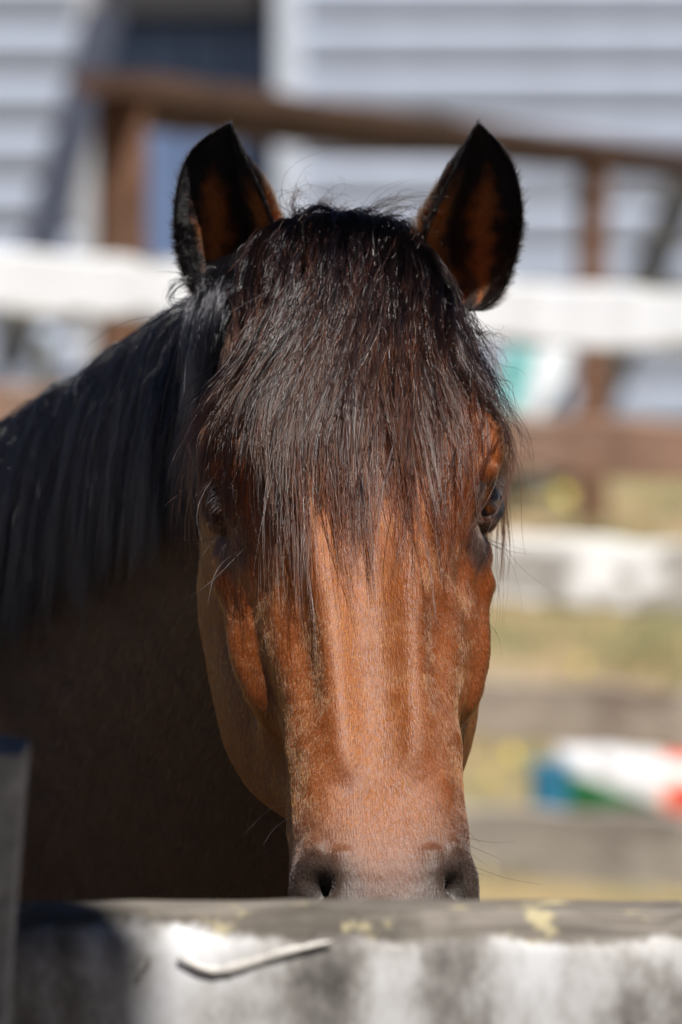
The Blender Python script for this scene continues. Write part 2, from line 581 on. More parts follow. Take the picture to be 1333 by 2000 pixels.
lk.new(nz.outputs['Fac'], rm_.inputs['Value'])
vm = nd.new('ShaderNodeVectorMath'); vm.operation = 'SCALE'
lk.new(att.outputs['Color'], vm.inputs[0]); lk.new(rm_.outputs[0], vm.inputs['Scale'])
lk.new(vm.outputs[0], pb.inputs['Base Color'])
bp = nd.new('ShaderNodeBump'); bp.inputs['Strength'].default_value = .45; bp.inputs['Distance'].default_value = .0012
lk.new(nz.outputs['Fac'], bp.inputs['Height']); lk.new(bp.outputs[0], pb.inputs['Normal'])

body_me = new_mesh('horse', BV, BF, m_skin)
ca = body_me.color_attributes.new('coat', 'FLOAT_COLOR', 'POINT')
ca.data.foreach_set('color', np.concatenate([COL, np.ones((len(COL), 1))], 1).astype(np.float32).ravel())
la_ = body_me.attributes.new('lie', 'FLOAT_VECTOR', 'POINT')
la_.data.foreach_set('vector', np.stack(world_to_head(BV), 1).astype(np.float32).ravel())
horse = link('horse', body_me)
tag(horse, 'bay horse with black mane looking over the weathered rail, ears pricked', 'horse')

# ------------------------------------------------------------------ eyes
m_eye, nd, lk, pb = mat_new('dark_brown_eye')
att = nd.new('ShaderNodeAttribute'); att.attribute_name = 'iris'
lk.new(att.outputs['Color'], pb.inputs['Base Color'])
pb.inputs['Roughness'].default_value = .07
pb.inputs['Specular IOR Level'].default_value = .20
for side in (-1, 1):
    c, out, lng, up = eye_frame(side)
    V, F, K_ = [], [], []
    nu, nv = 60, 48
    for i in range(nv + 1):
        ang = math.pi * i / nv
        for j in range(nu):
            th = 2 * math.pi * j / nu
            r = EYE_R * (1 + .045 * math.exp(-(ang / .55) ** 2))          # cornea
            x, y = math.sin(ang) * math.cos(th), math.sin(ang) * math.sin(th)
            V.append(c + r * (math.cos(ang) * out + x * lng + y * up))
            pup = (x / .40) ** 2 + (y / .20) ** 2
            k = np.array([.0035, .003, .003]) if pup < 1 else np.array([.095, .030, .008]) * (.55 + .5 * random.random())
            if ang > .78: k = np.array([.012, .008, .007])
            elif ang > .66: k = k * .35
            K_.append(k)
    F = loft_faces(nv + 1, nu)
    V = np.array(V)
    q = F[nu * 10]
    if np.cross(V[q[1]] - V[q[0]], V[q[3]] - V[q[0]]) @ (V[q[0]] - c) < 0: F = [f[::-1] for f in F]
    me = new_mesh('eye', V, F, m_eye)
    ca = me.color_attributes.new('iris', 'FLOAT_COLOR', 'POINT')
    ca.data.foreach_set('color', np.concatenate([np.array(K_), np.ones((len(K_), 1))], 1).astype(np.float32).ravel())
    link('eye', me, horse)

# ------------------------------------------------------------------ hair
def hair_material(name, rough, radial, tip=None, tip_from=.5, ior=1.5):
    m = bpy.data.materials.new(name); m.use_nodes = True
    nt = m.node_tree; nt.nodes.clear()
    out = nt.nodes.new('ShaderNodeOutputMaterial')
    h = nt.nodes.new('ShaderNodeBsdfHairPrincipled')
    h.model = 'CHIANG'; h.parametrization = 'COLOR'
    h.inputs['Roughness'].default_value = rough
    h.inputs['Radial Roughness'].default_value = radial
    h.inputs['Random Roughness'].default_value = .2
    h.inputs['IOR'].default_value = ior
    a = nt.nodes.new('ShaderNodeAttribute'); a.attribute_name = 'col'
    src = a.outputs['Color']
    if tip:
        hi = nt.nodes.new('ShaderNodeHairInfo')
        mr = nt.nodes.new('ShaderNodeMapRange'); mr.inputs['From Min'].default_value = tip_from; mr.inputs['To Max'].default_value = .9
        nt.links.new(hi.outputs['Intercept'], mr.inputs['Value'])
        mu = nt.nodes.new('ShaderNodeMath'); mu.operation = 'MULTIPLY'
        nt.links.new(mr.outputs[0], mu.inputs[0]); nt.links.new(hi.outputs['Random'], mu.inputs[1])
        mx = nt.nodes.new('ShaderNodeMix'); mx.data_type = 'RGBA'
        nt.links.new(mu.outputs[0], mx.inputs['Factor']); nt.links.new(src, mx.inputs['A'])
        mx.inputs['B'].default_value = (*tip, 1)
        src = mx.outputs['Result']
    nt.links.new(src, h.inputs['Color'])
    nt.links.new(h.outputs[0], out.inputs[0])
    return m


def hair_object(name, P, rad, col, mat, parent):
    """P (n,k,3) strand points, rad (n,k), col (n,3)"""
    n, k = P.shape[:2]
    cv = bpy.data.hair_curves.new(name)
    cv.add_curves([k] * n)
    cv.attributes['position'].data.foreach_set('vector', P.astype(np.float32).ravel())
    ra = cv.attributes.get('radius') or cv.attributes.new('radius', 'FLOAT', 'POINT')
    ra.data.foreach_set('value', np.ascontiguousarray(np.broadcast_to(rad, (n, k))).astype(np.float32).ravel())
    co = cv.attributes.new('col', 'FLOAT_COLOR', 'CURVE')
    co.data.foreach_set('color', np.concatenate([col, np.ones((n, 1))], 1).astype(np.float32).ravel())
    cv.materials.append(mat)
    return link(name, cv, parent)


# --- short coat
q4 = np.array([f for f in BF if len(f) == 4])
fc = BV[q4].mean(1)
fn = np.cross(BV[q4[:, 2]] - BV[q4[:, 0]], BV[q4[:, 3]] - BV[q4[:, 1]])
fa = np.linalg.norm(fn, axis=1) / 2
fn /= np.maximum(2 * fa, 1e-12)[:, None]
view = np.array(CAM) - fc; view /= np.linalg.norm(view, axis=1)[:, None]
facing = (fn * view).sum(1)
freg = REG[q4[:, 0]]
fs, fa_, fb = world_to_head(fc)
isface = (freg == 0) & (fb < .27) & (np.abs(fa_) < .14) & (fs > -.08) & (fs < .63)
dens = np.zeros(len(q4))
dens[isface] = np.where(facing[isface] > -.35, 8.5e5, 0)
dens[isface & (fs < .13) & (fb < .06)] = 4e5                 # under the forelock
dens[isface & (fb > .085)] *= .30
neck_ = (freg == 0) & ~isface
dens[neck_] = np.where((facing[neck_] > -.4), 4.0e5, 0)
lid_ = freg >= 4
dens[lid_] = 6e5
ear_ = (freg == 2) | (freg == 3)
dens[ear_] = 2.2e6
cnt = rng.poisson(dens * fa)
idx = np.repeat(np.arange(len(q4)), cnt)
u, v = rng.random(len(idx))[:, None], rng.random(len(idx))[:, None]
q = BV[q4[idx]]
root = (q[:, 0] * (1 - u) + q[:, 1] * u) * (1 - v) + (q[:, 3] * (1 - u) + q[:, 2] * u) * v
nrm = fn[idx]; rg = freg[idx]; face = isface[idx]
eq = EARI[q4[idx]].mean(1)
s, a, b = world_to_head(root)
# the way the coat lies
flow = np.zeros((len(idx), 3))
w_side = sstep(.02, .09, b)[:, None]
flow_face = T * 1.0 - N * (.55 * w_side) + A * (np.clip(a * 14, -.45, .45) + np.sign(a) * .2 * sstep(.25, .1, s))[:, None]
flow_neck = BD * .45 + np.array([0, 0, -1.0]) * .8
flow[:] = np.where(face[:, None] | (rg >= 4)[:, None], flow_face, flow_neck)
wob = np.stack([vnoise(root, 70, 21) - .5, vnoise(root, 70, 22) - .5, vnoise(root, 70, 23) - .5], 1)
wob2 = np.stack([vnoise(root, 260, 24) - .5, vnoise(root, 260, 25) - .5, vnoise(root, 260, 26) - .5], 1)
flow += wob * .40 + wob2 * .25 + rng.normal(0, .10, flow.shape)
length = np.where(face, .0048, .009) * (.7 + .6 * rng.random(len(idx)))
length = np.where(face, length * (1 - .6 * sstep(.44, .56, s)), length)
length = np.where(rg >= 4, .004, length)
lift = np.where(face, .030, .08) + .05 * rng.random(len(idx))
isear = (rg == 2) | (rg == 3)
side_sign = np.where(rg == 2, -1.0, 1.0)
w_ = eq[:, 1]; t_ = eq[:, 0]; lay = eq[:, 2]
inside = isear & (lay < .5)
# ears: inside hair leans up and towards the cup's edge, rim hair stands out
outward = (w_ - .47)[:, None] * 2 * side_sign[:, None] * A
flow_in = np.array([0, 0, 1.0]) * .9 + outward * .25 + np.array([0, -1.0, 0]) * .3
flow_rim = np.array([0, 0, 1.0]) * .35 + outward * 1.0
rimm = (isear & ((w_ < .08) | (w_ > .92) | (lay > .5)))
flow = np.where(isear[:, None], np.where(rimm[:, None], flow_rim, flow_in) + rng.normal(0, .22, flow.shape) + wob2, flow)
length = np.where(isear, np.where(rimm, .0040 - .0022 * sstep(.5, .9, t_), .021) * (.5 + .8 * rng.random(len(idx))), length)
length = np.where(rimm & (t_ < .45) & (w_ > .85), length * 1.7, length)
length = np.where(inside & (np.abs(w_ - .47) < .10), length * .6, length)
length = np.where(inside, length * (1 - .75 * sstep(.5, .9, t_)), length)
lift = np.where(isear, .45, lift)
tan = flow - nrm * (flow * nrm).sum(1)[:, None]
tan /= np.maximum(np.linalg.norm(tan, axis=1), 1e-9)[:, None]
d0 = tan + nrm * (lift * 1.7)[:, None]; d0 /= np.linalg.norm(d0, axis=1)[:, None]
d1 = tan + nrm * (lift * .25)[:, None]; d1 /= np.linalg.norm(d1, axis=1)[:, None]
L = length[:, None]
p1 = root + d0 * L * .5
P = np.stack([root - nrm * .0004, root + d0 * L * .28, p1 + d1 * L * .08, p1 + d1 * L * .5], 1)
rad = np.where(isear, .00012, .00010)[:, None] * np.array([1.0, .95, .8, .25])[None]
col = COL[q4[idx]].mean(1)
streaks = vnoise(np.stack([s * 22, a * 110, b * 110], 1), 1.0, 33) - .5
tone = np.exp(rng.normal(0, 1, len(idx)) * np.where(isear, .55, .14) + (vnoise(root, 120, 31) - .5) * .30 + streaks * .18 * face)
col = np.clip(col * tone[:, None], 0, 1)
grey = rng.random(len(idx)) < .03
col[grey] = col[grey] * .4 + np.array([.25, .20, .17]) * .6 * (0.3 + col[grey].sum(1)[:, None] * 2).clip(0, 1)
m_fur = hair_material('short_bay_hair', .18, .40, ior=1.37)
hair_object('coat', P, rad, np.clip(col * 1.25, 0, .9), m_fur, horse)

# --- long hair: locks that fall over the surface, then strands inside each lock
bvh = BVHTree.FromPolygons([Vector(v_) for v_ in BV], BF)


def fall(roots, dirs, lens, clear, steer, stiff=.62, grav=.30, K=20):
    n = len(roots); out = np.zeros((n, K + 1, 3)); out[:, 0] = roots
    d = dirs / np.linalg.norm(dirs, axis=1)[:, None]
    p = roots.copy(); st = lens / K
    for k in range(K):
        d = d * stiff + np.array([0, 0, -1.0]) * grav + steer(p, k / K)
        d /= np.linalg.norm(d, axis=1)[:, None]
        new = p + d * st[:, None]
        for i in range(n):
            loc, no, fi, di = bvh.find_nearest(Vector(new[i]), .06)
            if loc is None: continue
            sd = (Vector(new[i]) - loc).dot(no)
            cl = clear[i] * min(1, .25 + k / 3)
            if sd < cl and (sd > -.035):
                new[i] = np.array(loc + no * cl)
        dn = new - p
        ln = np.linalg.norm(dn, axis=1); bad = ln < 1e-6
        dn[bad] = d[bad]; ln[bad] = 1
        d = dn / ln[:, None]
        p = p + d * st[:, None]
        out[:, k + 1] = p
    # take the kinks out
    for _ in range(3):
        out[:, 1:-1] = out[:, 1:-1] * .5 + (out[:, :-2] + out[:, 2:]) * .25
    return out


def strands(guides, per, r_root, r_tip, r_hair, curl=.0012, wild=.04, lenvar=.35):
    n, k = guides.shape[:2]
    g = np.repeat(guides, per, axis=0); m = len(g)
    t = np.linspace(0, 1, k)
    # each hair stops somewhere along its lock
    stop = 1 - lenvar * rng.random(m) ** 1.6
    ti = t[None] * stop[:, None] * (k - 1)
    i0 = np.clip(np.floor(ti).astype(int), 0, k - 2); f = (ti - i0)[..., None]
    rows = np.arange(m)[:, None]
    P = g[rows, i0] * (1 - f) + g[rows, i0 + 1] * f
    off = rng.normal(0, 1, (m, 3)); off /= np.linalg.norm(off, axis=1)[:, None]
    off *= rng.random(m)[:, None] ** .5
    prof = r_root + (r_tip - r_root) * t ** .8
    P = P + off[:, None] * prof[None, :, None]
    ph = rng.random((m, 3)) * 6.28; fr = 2 + 5 * rng.random((m, 1, 1))
    amp = curl * np.exp(rng.normal(0, .6, m))
    P = P + (np.sin(t[None, :, None] * fr * 3.0 + ph[:, None]) - np.sin(ph)[:, None]) * (amp[:, None] * t[None] ** .7)[..., None]
    wd = rng.random(m) < wild
    P[wd] += rng.normal(0, .012, (wd.sum(), 1, 3)) * (t[None, :, None] ** 1.3)
    rr = r_hair * np.exp(rng.normal(0, .22, m))[:, None] * np.interp(t, [0, .1, .75, 1], [.9, 1, .8, .22])[None]
    return P, rr


def clump(guides, count, strength, power=1.0):
    """draw neighbouring locks together into ropes towards their ends"""
    n, k = guides.shape[:2]
    cen = rng.choice(n, count, replace=False)
    mid = k // 2
    d = np.linalg.norm(guides[:, None, mid] - guides[None, cen, mid], axis=2) + .5 * np.linalg.norm(guides[:, None, 0] - guides[None, cen, 0], axis=2)
    near_ = cen[np.argmin(d, axis=1)]
    t = np.linspace(0, 1, k) ** power
    st = strength * (.35 + .65 * rng.random(n))
    w = t[None, :, None] * st[:, None, None]
    ln = np.linalg.norm(np.diff(guides, axis=1), axis=2).sum(1)
    f = np.minimum(np.arange(k)[None] * (ln / ln[near_])[:, None], k - 1.001)      # the same distance from the root
    i0 = np.floor(f).astype(int); fr = (f - i0)[..., None]
    tgt = guides[near_[:, None], i0] * (1 - fr) + guides[near_[:, None], i0 + 1] * fr
    ok = (np.arange(k)[None] * (ln / ln[near_])[:, None] <= k - 1)[..., None]
    off = np.where(ok, tgt - guides, 0)
    idx_last = np.clip(ok[..., 0].sum(1) - 1, 0, k - 1)
    off = np.where(ok, off, off[np.arange(n), idx_last][:, None])
    return guides + off * w


def surface_root(s, a, b0=-.10):
    o = head_to_world(s, a, b0)
    h = bvh.ray_cast(Vector(o), Vector(-N), .3)
    return (np.array(h[0]), np.array(h[1])) if h[0] is not None else (None, None)


# forelock
groots, gdirs, glen, gclear, ga = [], [], [], [], []
NLOCK = 860
for i in range(NLOCK):
    ar = np.clip(rng.normal(0, .027), -.046, .046); sr = -.052 + .085 * rng.random() ** 1.2
    loc, no = surface_root(sr, ar + .019)
    if loc is None: continue
    groots.append(loc)
    front = rng.random()
    gdirs.append(no * (.55 + .5 * rng.random()) + T * (.55 + .4 * front) + A * (ar * .5 + rng.normal(0, .08)))
    base = .322 - (.95 if ar < 0 else 2.1) * abs(ar) + .035 * (sr < -.02)
    glen.append(base * (.40 + .64 * rng.random() ** 1.5) if rng.random() > .05 else base * rng.uniform(1.0, 1.15))
    gclear.append(.0015 + .017 * rng.random() ** 1.3)
    ga.append(ar)
groots, gdirs, glen, gclear, ga = map(np.array, (groots, gdirs, glen, gclear, ga))
wander = rng.normal(0, .075, len(ga)); seed_f = rng.random((len(ga), 3)) * .6
def steer_fore(p, f):
    a_now = (p - H0) @ A
    s_now = (p - H0) @ T
    u_ = ga / .046
    k_ = sstep(.0, .15, s_now)
    pull = np.clip((.011 + .048 * u_) * (1 - k_) + (.116 * u_ - .004 - .006 * (u_ < 0)) * k_ - a_now, -.05, .05) * 8.0
    sway = (vnoise(p + seed_f, 13, 81) - .5) * .28
    return A[None] * ((pull + wander * (1 - f) + sway)[:, None]) + np.array([0, -.05, 0])
gu = clump(fall(groots, gdirs, glen, gclear, steer_fore), 125, .92, .85)
Pf, rf = strands(gu, 17, .0056, .0024, .00021, curl=.0013, wild=.10, lenvar=.55)
n = len(Pf)
warm = np.clip(.25 + .5 * rng.random(n) + .25 * np.repeat(rng.normal(0, 1, len(gu)), 17), 0, 1)
colf = np.array([.0035, .0030, .0040]) * (1 - warm[:, None]) + np.array([.0062, .0036, .0032]) * warm[:, None]
lightf = rng.random(n) < .025  # a few pale hairs: glints put into the colour
colf[lightf] = np.array([.10, .075, .065]) * (.4 + rng.random((lightf.sum(), 1)))
m_fore = hair_material('forelock_hair', .12, .26, (.055, .016, .005), .55, 1.34)
hair_object('forelock', Pf, rf, colf, m_fore, horse)

# mane on the near side of the neck
groots, gdirs, glen, gclear, gt = [], [], [], [], []
for i in range(3200):
    t = .45 + 5.3 * rng.random() ** .9
    k = spline(ti, nk_k, [t])[0]; w = spline(ti, nk_w[:, None], [t])[0, 0]
    r_ = k + LAT * rng.normal(-.004, .013)
    hit = bvh.find_nearest(Vector(r_), .1)
    if hit[0] is None: continue
    groots.append(np.array(hit[0]))
    over = rng.random()
    gdirs.append(np.array([0, 0, 1.0]) * (.35 + .5 * over) - LAT * (.7 + .5 * rng.random()) + BD * rng.normal(.10, .2))
    glen.append((.19 + .020 * t) * (.55 + .5 * rng.random() ** .7)); gclear.append(.002 + .024 * rng.random() ** 1.2); gt.append(t)
groots, gdirs, glen, gclear, gt = map(np.array, (groots, gdirs, glen, gclear, gt))
wander = rng.normal(0, .03, len(gt))
def steer_mane(p, f):
    return BD[None] * (.03 + wander)[:, None] - LAT[None] * (.10 * (1 - f))
gu = clump(fall(groots, gdirs, glen, gclear, steer_mane, stiff=.60, grav=.34), 420, .66, .8)
Pm, rm = strands(gu, 16, .0065, .0026, .00021, curl=.0012, wild=.05, lenvar=.4)
colm = np.tile(np.array([.0065, .0062, .0080]), (len(Pm), 1)) * np.exp(rng.normal(0, .25, len(Pm)))[:, None]
m_mane = hair_material('mane_hair', .21, .30, ior=1.58)
hair_object('mane', Pm, rm, colm, m_mane, horse)

# --- tail
tg = []
for i in range(70):
    b_ = nk_k[-1] * .6 + nk_v[-1] * .4 + BD * .0 + LAT * rng.normal(0, .018) + np.array([0, 0, rng.normal(.04, .02)])
    ln = rng.uniform(.55, .85); sw = rng.normal(0, .05); out_ = rng.uniform(.05, .11)
    tg.append([b_ + BD * (out_ * math.sin(min(1, f * 2.2) * 1.5)) + LAT * (sw * f) - np.array([0, 0, ln * f ** 1.25]) for f in np.linspace(0, 1, 16)])
Pt_, rt_ = strands(np.array(tg), 45, .012, .022, .00035, curl=.004, wild=.08, lenvar=.4)
hair_object('tail', Pt_, rt_, np.tile(np.array([.0065, .0062, .0075]), (len(Pt_), 1)), m_mane, horse)

# --- lashes and whiskers
def single_hairs(name, lists, r, col, parent=horse, k=10):
    P = []
    for pts in lists:
        pts = np.array(pts, float)
        P.append(spline(np.arange(len(pts)), pts, np.linspace(0, len(pts) - 1, k)))
    P = np.array(P)
    rad = r * np.linspace(1, .25, k)[None] * np.ones((len(P), 1))
    return hair_object(name, P, rad, np.tile(np.array(col), (len(P), 1)), m_mane, parent)


for side in (-1, 1):
    c, out, lng, up = eye_frame(side)
    L_ = []
    for i in range(80):
        th = math.pi * (.20 + .5 * rng.random())
        ex, ey = .93 * math.cos(th), .42 * math.sin(th) + .03
        ang0 = math.hypot(ex, ey)
        rdir = math.cos(ang0) * out + math.sin(ang0) * (ex / ang0 * lng + ey / ang0 * up)
        p = c + EYE_R * 1.10 * rdir
        ln = .019 * (.6 + .5 * rng.random())
        d = out * 1.0 - up * .10 + lng * .1 + rng.normal(0, .12, 3) + A * side * .3
        d /= np.linalg.norm(d)
        L_.append([p, p + d * ln * .5 - np.array([0, 0, .0010]), p + d * ln * .9 - np.array([0, 0, ln * .38])])
    single_hairs('eyelash', L_, .00013, (.006, .006, .007))


def surf_px(px, py):
    d = (at(px, py, 5.0) - CAM).normalized()
    h = bvh.ray_cast(CAM, d, 6.0)
    return np.array(h[0]) if h[0] is not None else None


def whisker(start, bends, depth=0.0):
    """from a point on the skin through pixels, drifting off the surface"""
    p = surf_px(*start)
    if p is None: return None
    D = p[1] + 4.2
    pts = [p]
    for i, (x, y) in enumerate(bends):
        pts.append(np.array(at(x, y, D - depth * (i + 1))))
    return pts


WH = [((572, 1568), [(530, 1580), (505, 1600), (478, 1628)]), ((578, 1535), [(560, 1548), (530, 1560)]), ((580, 1590), [(540, 1615), (515, 1650)]),
      ((560, 1640), [(525, 1660), (500, 1672), (468, 1684)]), ((556, 1655), [(520, 1675), (495, 1700), (492, 1742)]), ((552, 1690), [(510, 1712), (445, 1748)]),
      ((575, 1500), [(555, 1505)]), ((585, 1475), [(560, 1490)]),
      ((895, 1632), [(930, 1640), (965, 1645), (1008, 1644)]), ((890, 1640), [(925, 1655), (955, 1668), (980, 1680)]), ((893, 1655), [(920, 1668), (950, 1690)]),
      ((896, 1682), [(940, 1698), (990, 1715), (1060, 1728)]), ((896, 1690), [(930, 1704), (960, 1712)]), ((880, 1600), [(915, 1625), (945, 1655)]),
      ((480, 1068), [(440, 1110), (395, 1150), (352, 1172)]), ((470, 1075), [(430, 1105), (412, 1150), (405, 1190)]), ((452, 1040), [(400, 1060), (340, 1062)]),
      ((450, 1048), [(400, 1055), (330, 1050)]), ((460, 1030), [(425, 1050), (395, 1085)]),
      ((950, 1052), [(985, 1068), (1015, 1105), (1072, 1150)]), ((952, 1060), [(990, 1085), (1012, 1140), (1022, 1195)]), ((950, 1056), [(990, 1075), (1040, 1082)]),
      ((948, 1058), [(980, 1062), (1030, 1075)]), ((950, 1215), [(972, 1240), (982, 1285)]),
      ((440, 900), [(400, 960), (385, 1010), (395, 1060)]), ((610, 1640), [(590, 1610), (555, 1600)]), ((850, 1560), [(880, 1590), (915, 1600)])]
# stray tufts at the poll and wisps that leave the forelock
TUFT = [([(590, 450), (572, 405), (578, 374), (602, 384)], 4.33, 34, .0035), ([(640, 440), (622, 404), (638, 392), (655, 402)], 4.33, 26, .003),
        ([(690, 440), (728, 408), (786, 388), (842, 372)], 4.33, 46, .0035), ([(705, 450), (752, 418), (800, 408), (832, 430)], 4.32, 36, .004),
        ([(560, 460), (545, 435), (536, 400)], 4.33, 14, .003), ([(760, 450), (800, 430), (812, 460), (808, 500)], 4.32, 26, .004), ([(610, 440), (640, 375), (700, 360)], 4.33, 5, .005),
        ([(575, 430), (540, 380), (600, 358), (650, 366)], 4.33, 5, .005), ([(660, 440), (668, 412), (690, 400)], 4.33, 22, .003),
        ([(922, 612), (950, 672), (985, 735), (1016, 790)], 4.25, 22, .006), ([(935, 690), (978, 770), (1012, 845), (1036, 905)], 4.21, 26, .007),
        ([(930, 650), (965, 650), (990, 668)], 4.25, 10, .006), ([(925, 640), (955, 690), (968, 735)], 4.25, 18, .007), ([(955, 720), (995, 800), (1018, 880), (1024, 930)], 4.2, 12, .006),
        ([(440, 860), (410, 930), (388, 985), (380, 1010)], 4.18, 26, .007), ([(460, 870), (440, 940), (432, 1000), (420, 1030)], 4.17, 18, .007), ([(470, 880), (470, 950), (455, 1010)], 4.16, 16, .007),
        ([(620, 940), (625, 1000), (612, 1060), (618, 1110)], 4.13, 14, .006), ([(700, 930), (712, 1000), (700, 1070), (706, 1120)], 4.12, 16, .007), ([(560, 940), (552, 1010), (535, 1060)], 4.14, 14, .006),
        ([(800, 920), (812, 980), (806, 1040)], 4.13, 12, .007), ([(890, 880), (880, 950), (868, 1010), (850, 1060)], 4.14, 14, .006), ([(650, 950), (660, 1010), (668, 1080)], 4.13, 10, .006),
        ([(515, 960), (505, 1060), (512, 1180), (520, 1290)], 4.12, 4, .004)]
Pt = []
for pts, D, n_, sp_ in TUFT:
    c_ = spline(np.arange(len(pts)), np.array([at(x, y, D) for x, y in pts]), np.linspace(0, len(pts) - 1, 16))
    hit_ = []
    for k_ in range(16):
        ln_ = bvh.find_nearest(Vector(c_[k_]), .08)
        if ln_[0] is not None and (Vector(c_[k_]) - ln_[0]).dot(ln_[1]) < .004: c_[k_] = np.array(ln_[0] + ln_[1] * .005)
    for _ in range(2): c_[1:-1] = c_[1:-1] * .5 + (c_[:-2] + c_[2:]) * .25
    g_, _r = strands(c_[None], n_, .003, sp_, .00014, curl=.0022, wild=.2, lenvar=.5)
    Pt.append(g_)
Pt = np.concatenate(Pt)
hair_object('stray_lock', Pt, .00014 * np.linspace(1, .35, Pt.shape[1])[None] * np.ones((len(Pt), 1)), np.tile(np.array([.007, .005, .005]), (len(Pt), 1)) * np.exp(rng.normal(0, .5, (len(Pt), 1))), m_fore, horse)

L_ = [w for w in (whisker(a_, b_, .012) for a_, b_ in WH) if w]
L_ = [w if len(w) > 2 else [w[0], (w[0] + w[1]) / 2, w[1]] for w in L_]
single_hairs('whisker', L_, .00017, (.010, .009, .009))
for o in horse.children:
    if o.name.startswith('whisker'): o.data.materials[0] = m_mane

# ------------------------------------------------------------------ materials of the place
def coords(nd, lk, scale=(1, 1, 1), kind='Object'):
    tc = nd.new('ShaderNodeTexCoord'); mp = nd.new('ShaderNodeMapping')
    mp.inputs['Scale'].default_value = scale
    lk.new(tc.outputs[kind], mp.inputs[0])
    return mp.outputs[0]


def noise(nd, lk, vec, scale, detail=4, rough=.6):
    n = nd.new('ShaderNodeTexNoise'); n.inputs['Scale'].default_value = scale
    n.inputs['Detail'].default_value = detail; n.inputs['Roughness'].default_value = rough
    lk.new(vec, n.inputs['Vector'])
    return n.outputs['Fac']


def ramp(nd, lk, fac, stops):
    r = nd.new('ShaderNodeValToRGB')
    while len(r.color_ramp.elements) < len(stops): r.color_ramp.elements.new(.5)
    for e, (p, c) in zip(r.color_ramp.elements, stops):
        e.position = p; e.color = (*c, 1) if len(c) == 3 else c
    lk.new(fac, r.inputs[0])
    return r.outputs[0]


def mixc(nd, lk, fac, a, b):
    m = nd.new('ShaderNodeMix'); m.data_type = 'RGBA'
    if isinstance(fac, (int, float)): m.inputs['Factor'].default_value = fac
    else: lk.new(fac, m.inputs['Factor'])
    for k, v in (('A', a), ('B', b)):
        if isinstance(v, tuple): m.inputs[k].default_value = (*v, 1)
        else: lk.new(v, m.inputs[k])
    return m.outputs['Result']


def bump_to(nd, lk, pb, h, strength, dist):
    b = nd.new('ShaderNodeBump'); b.inputs['Strength'].default_value = strength; b.inputs['Distance'].default_value = dist
    lk.new(h, b.inputs['Height']); lk.new(b.outputs[0], pb.inputs['Normal'])


def wood(name, dark, light, grain=(3, 40, 40), paint=None, cover=.5, pscale=4.0, rough=.8, patch=(1, 1, 1), edge=None):
    """board along X: streaked grain, and where paint is given, what is left of it"""
    m, nd, lk, pb = mat_new(name)
    v = coords(nd, lk, grain)
    g = noise(nd, lk, v, 1.6, 5, .65)
    c = ramp(nd, lk, g, [(.30, dark), (.70, light)])
    v2 = coords(nd, lk, (1, 1, 1))
    big = noise(nd, lk, v2, 3.0, 3)
    c = mixc(nd, lk, ramp(nd, lk, big, [(.40, (0, 0, 0)), (.75, (.6, .6, .6))]), c, tuple(x * .55 for x in dark))
    h = g
    if paint:
        v3 = coords(nd, lk, patch)
        pm = noise(nd, lk, v3, pscale, 6, .62)
        if edge:                                              # paint worn off towards the top and bottom edges
            tc = nd.new('ShaderNodeTexCoord'); sp = nd.new('ShaderNodeSeparateXYZ'); lk.new(tc.outputs['Object'], sp.inputs[0])
            ab = nd.new('ShaderNodeMath'); ab.operation = 'ABSOLUTE'; lk.new(sp.outputs['Z'], ab.inputs[0])
            er = nd.new('ShaderNodeMapRange'); er.inputs['From Min'].default_value = edge * .45; er.inputs['From Max'].default_value = edge
            er.inputs['To Max'].default_value = -.26; lk.new(ab.outputs[0], er.inputs['Value'])
            sm = nd.new('ShaderNodeMath'); sm.operation = 'ADD'; lk.new(pm, sm.inputs[0]); lk.new(er.outputs[0], sm.inputs[1])
            pm = sm.outputs[0]
        mask = ramp(nd, lk, pm, [(.80 - cover * .6 - .03, (0, 0, 0)), (.80 - cover * .6 + .03, (1, 1, 1))])
        c = mixc(nd, lk, mask, c, paint)
        add = nd.new('ShaderNodeMath'); add.operation = 'MULTIPLY_ADD'
        lk.new(mask, add.inputs[0]); add.inputs[1].default_value = 1.2; lk.new(g, add.inputs[2])
        h = add.outputs[0]
    lk.new(c, pb.inputs['Base Color'])
    pb.inputs['Roughness'].default_value = rough
    bump_to(nd, lk, pb, h, .6, .004)
    return m


def plain(name, col, rough=.6, var=.25, scale=6):
    m, nd, lk, pb = mat_new(name)
    v = coords(nd, lk)
    n = noise(nd, lk, v, scale, 4)
    lk.new(ramp(nd, lk, n, [(.3, tuple(x * (1 - var) for x in col)), (.7, tuple(min(1, x * (1 + var * .5)) for x in col))]), pb.inputs['Base Color'])
    pb.inputs['Roughness'].default_value = rough
    return m


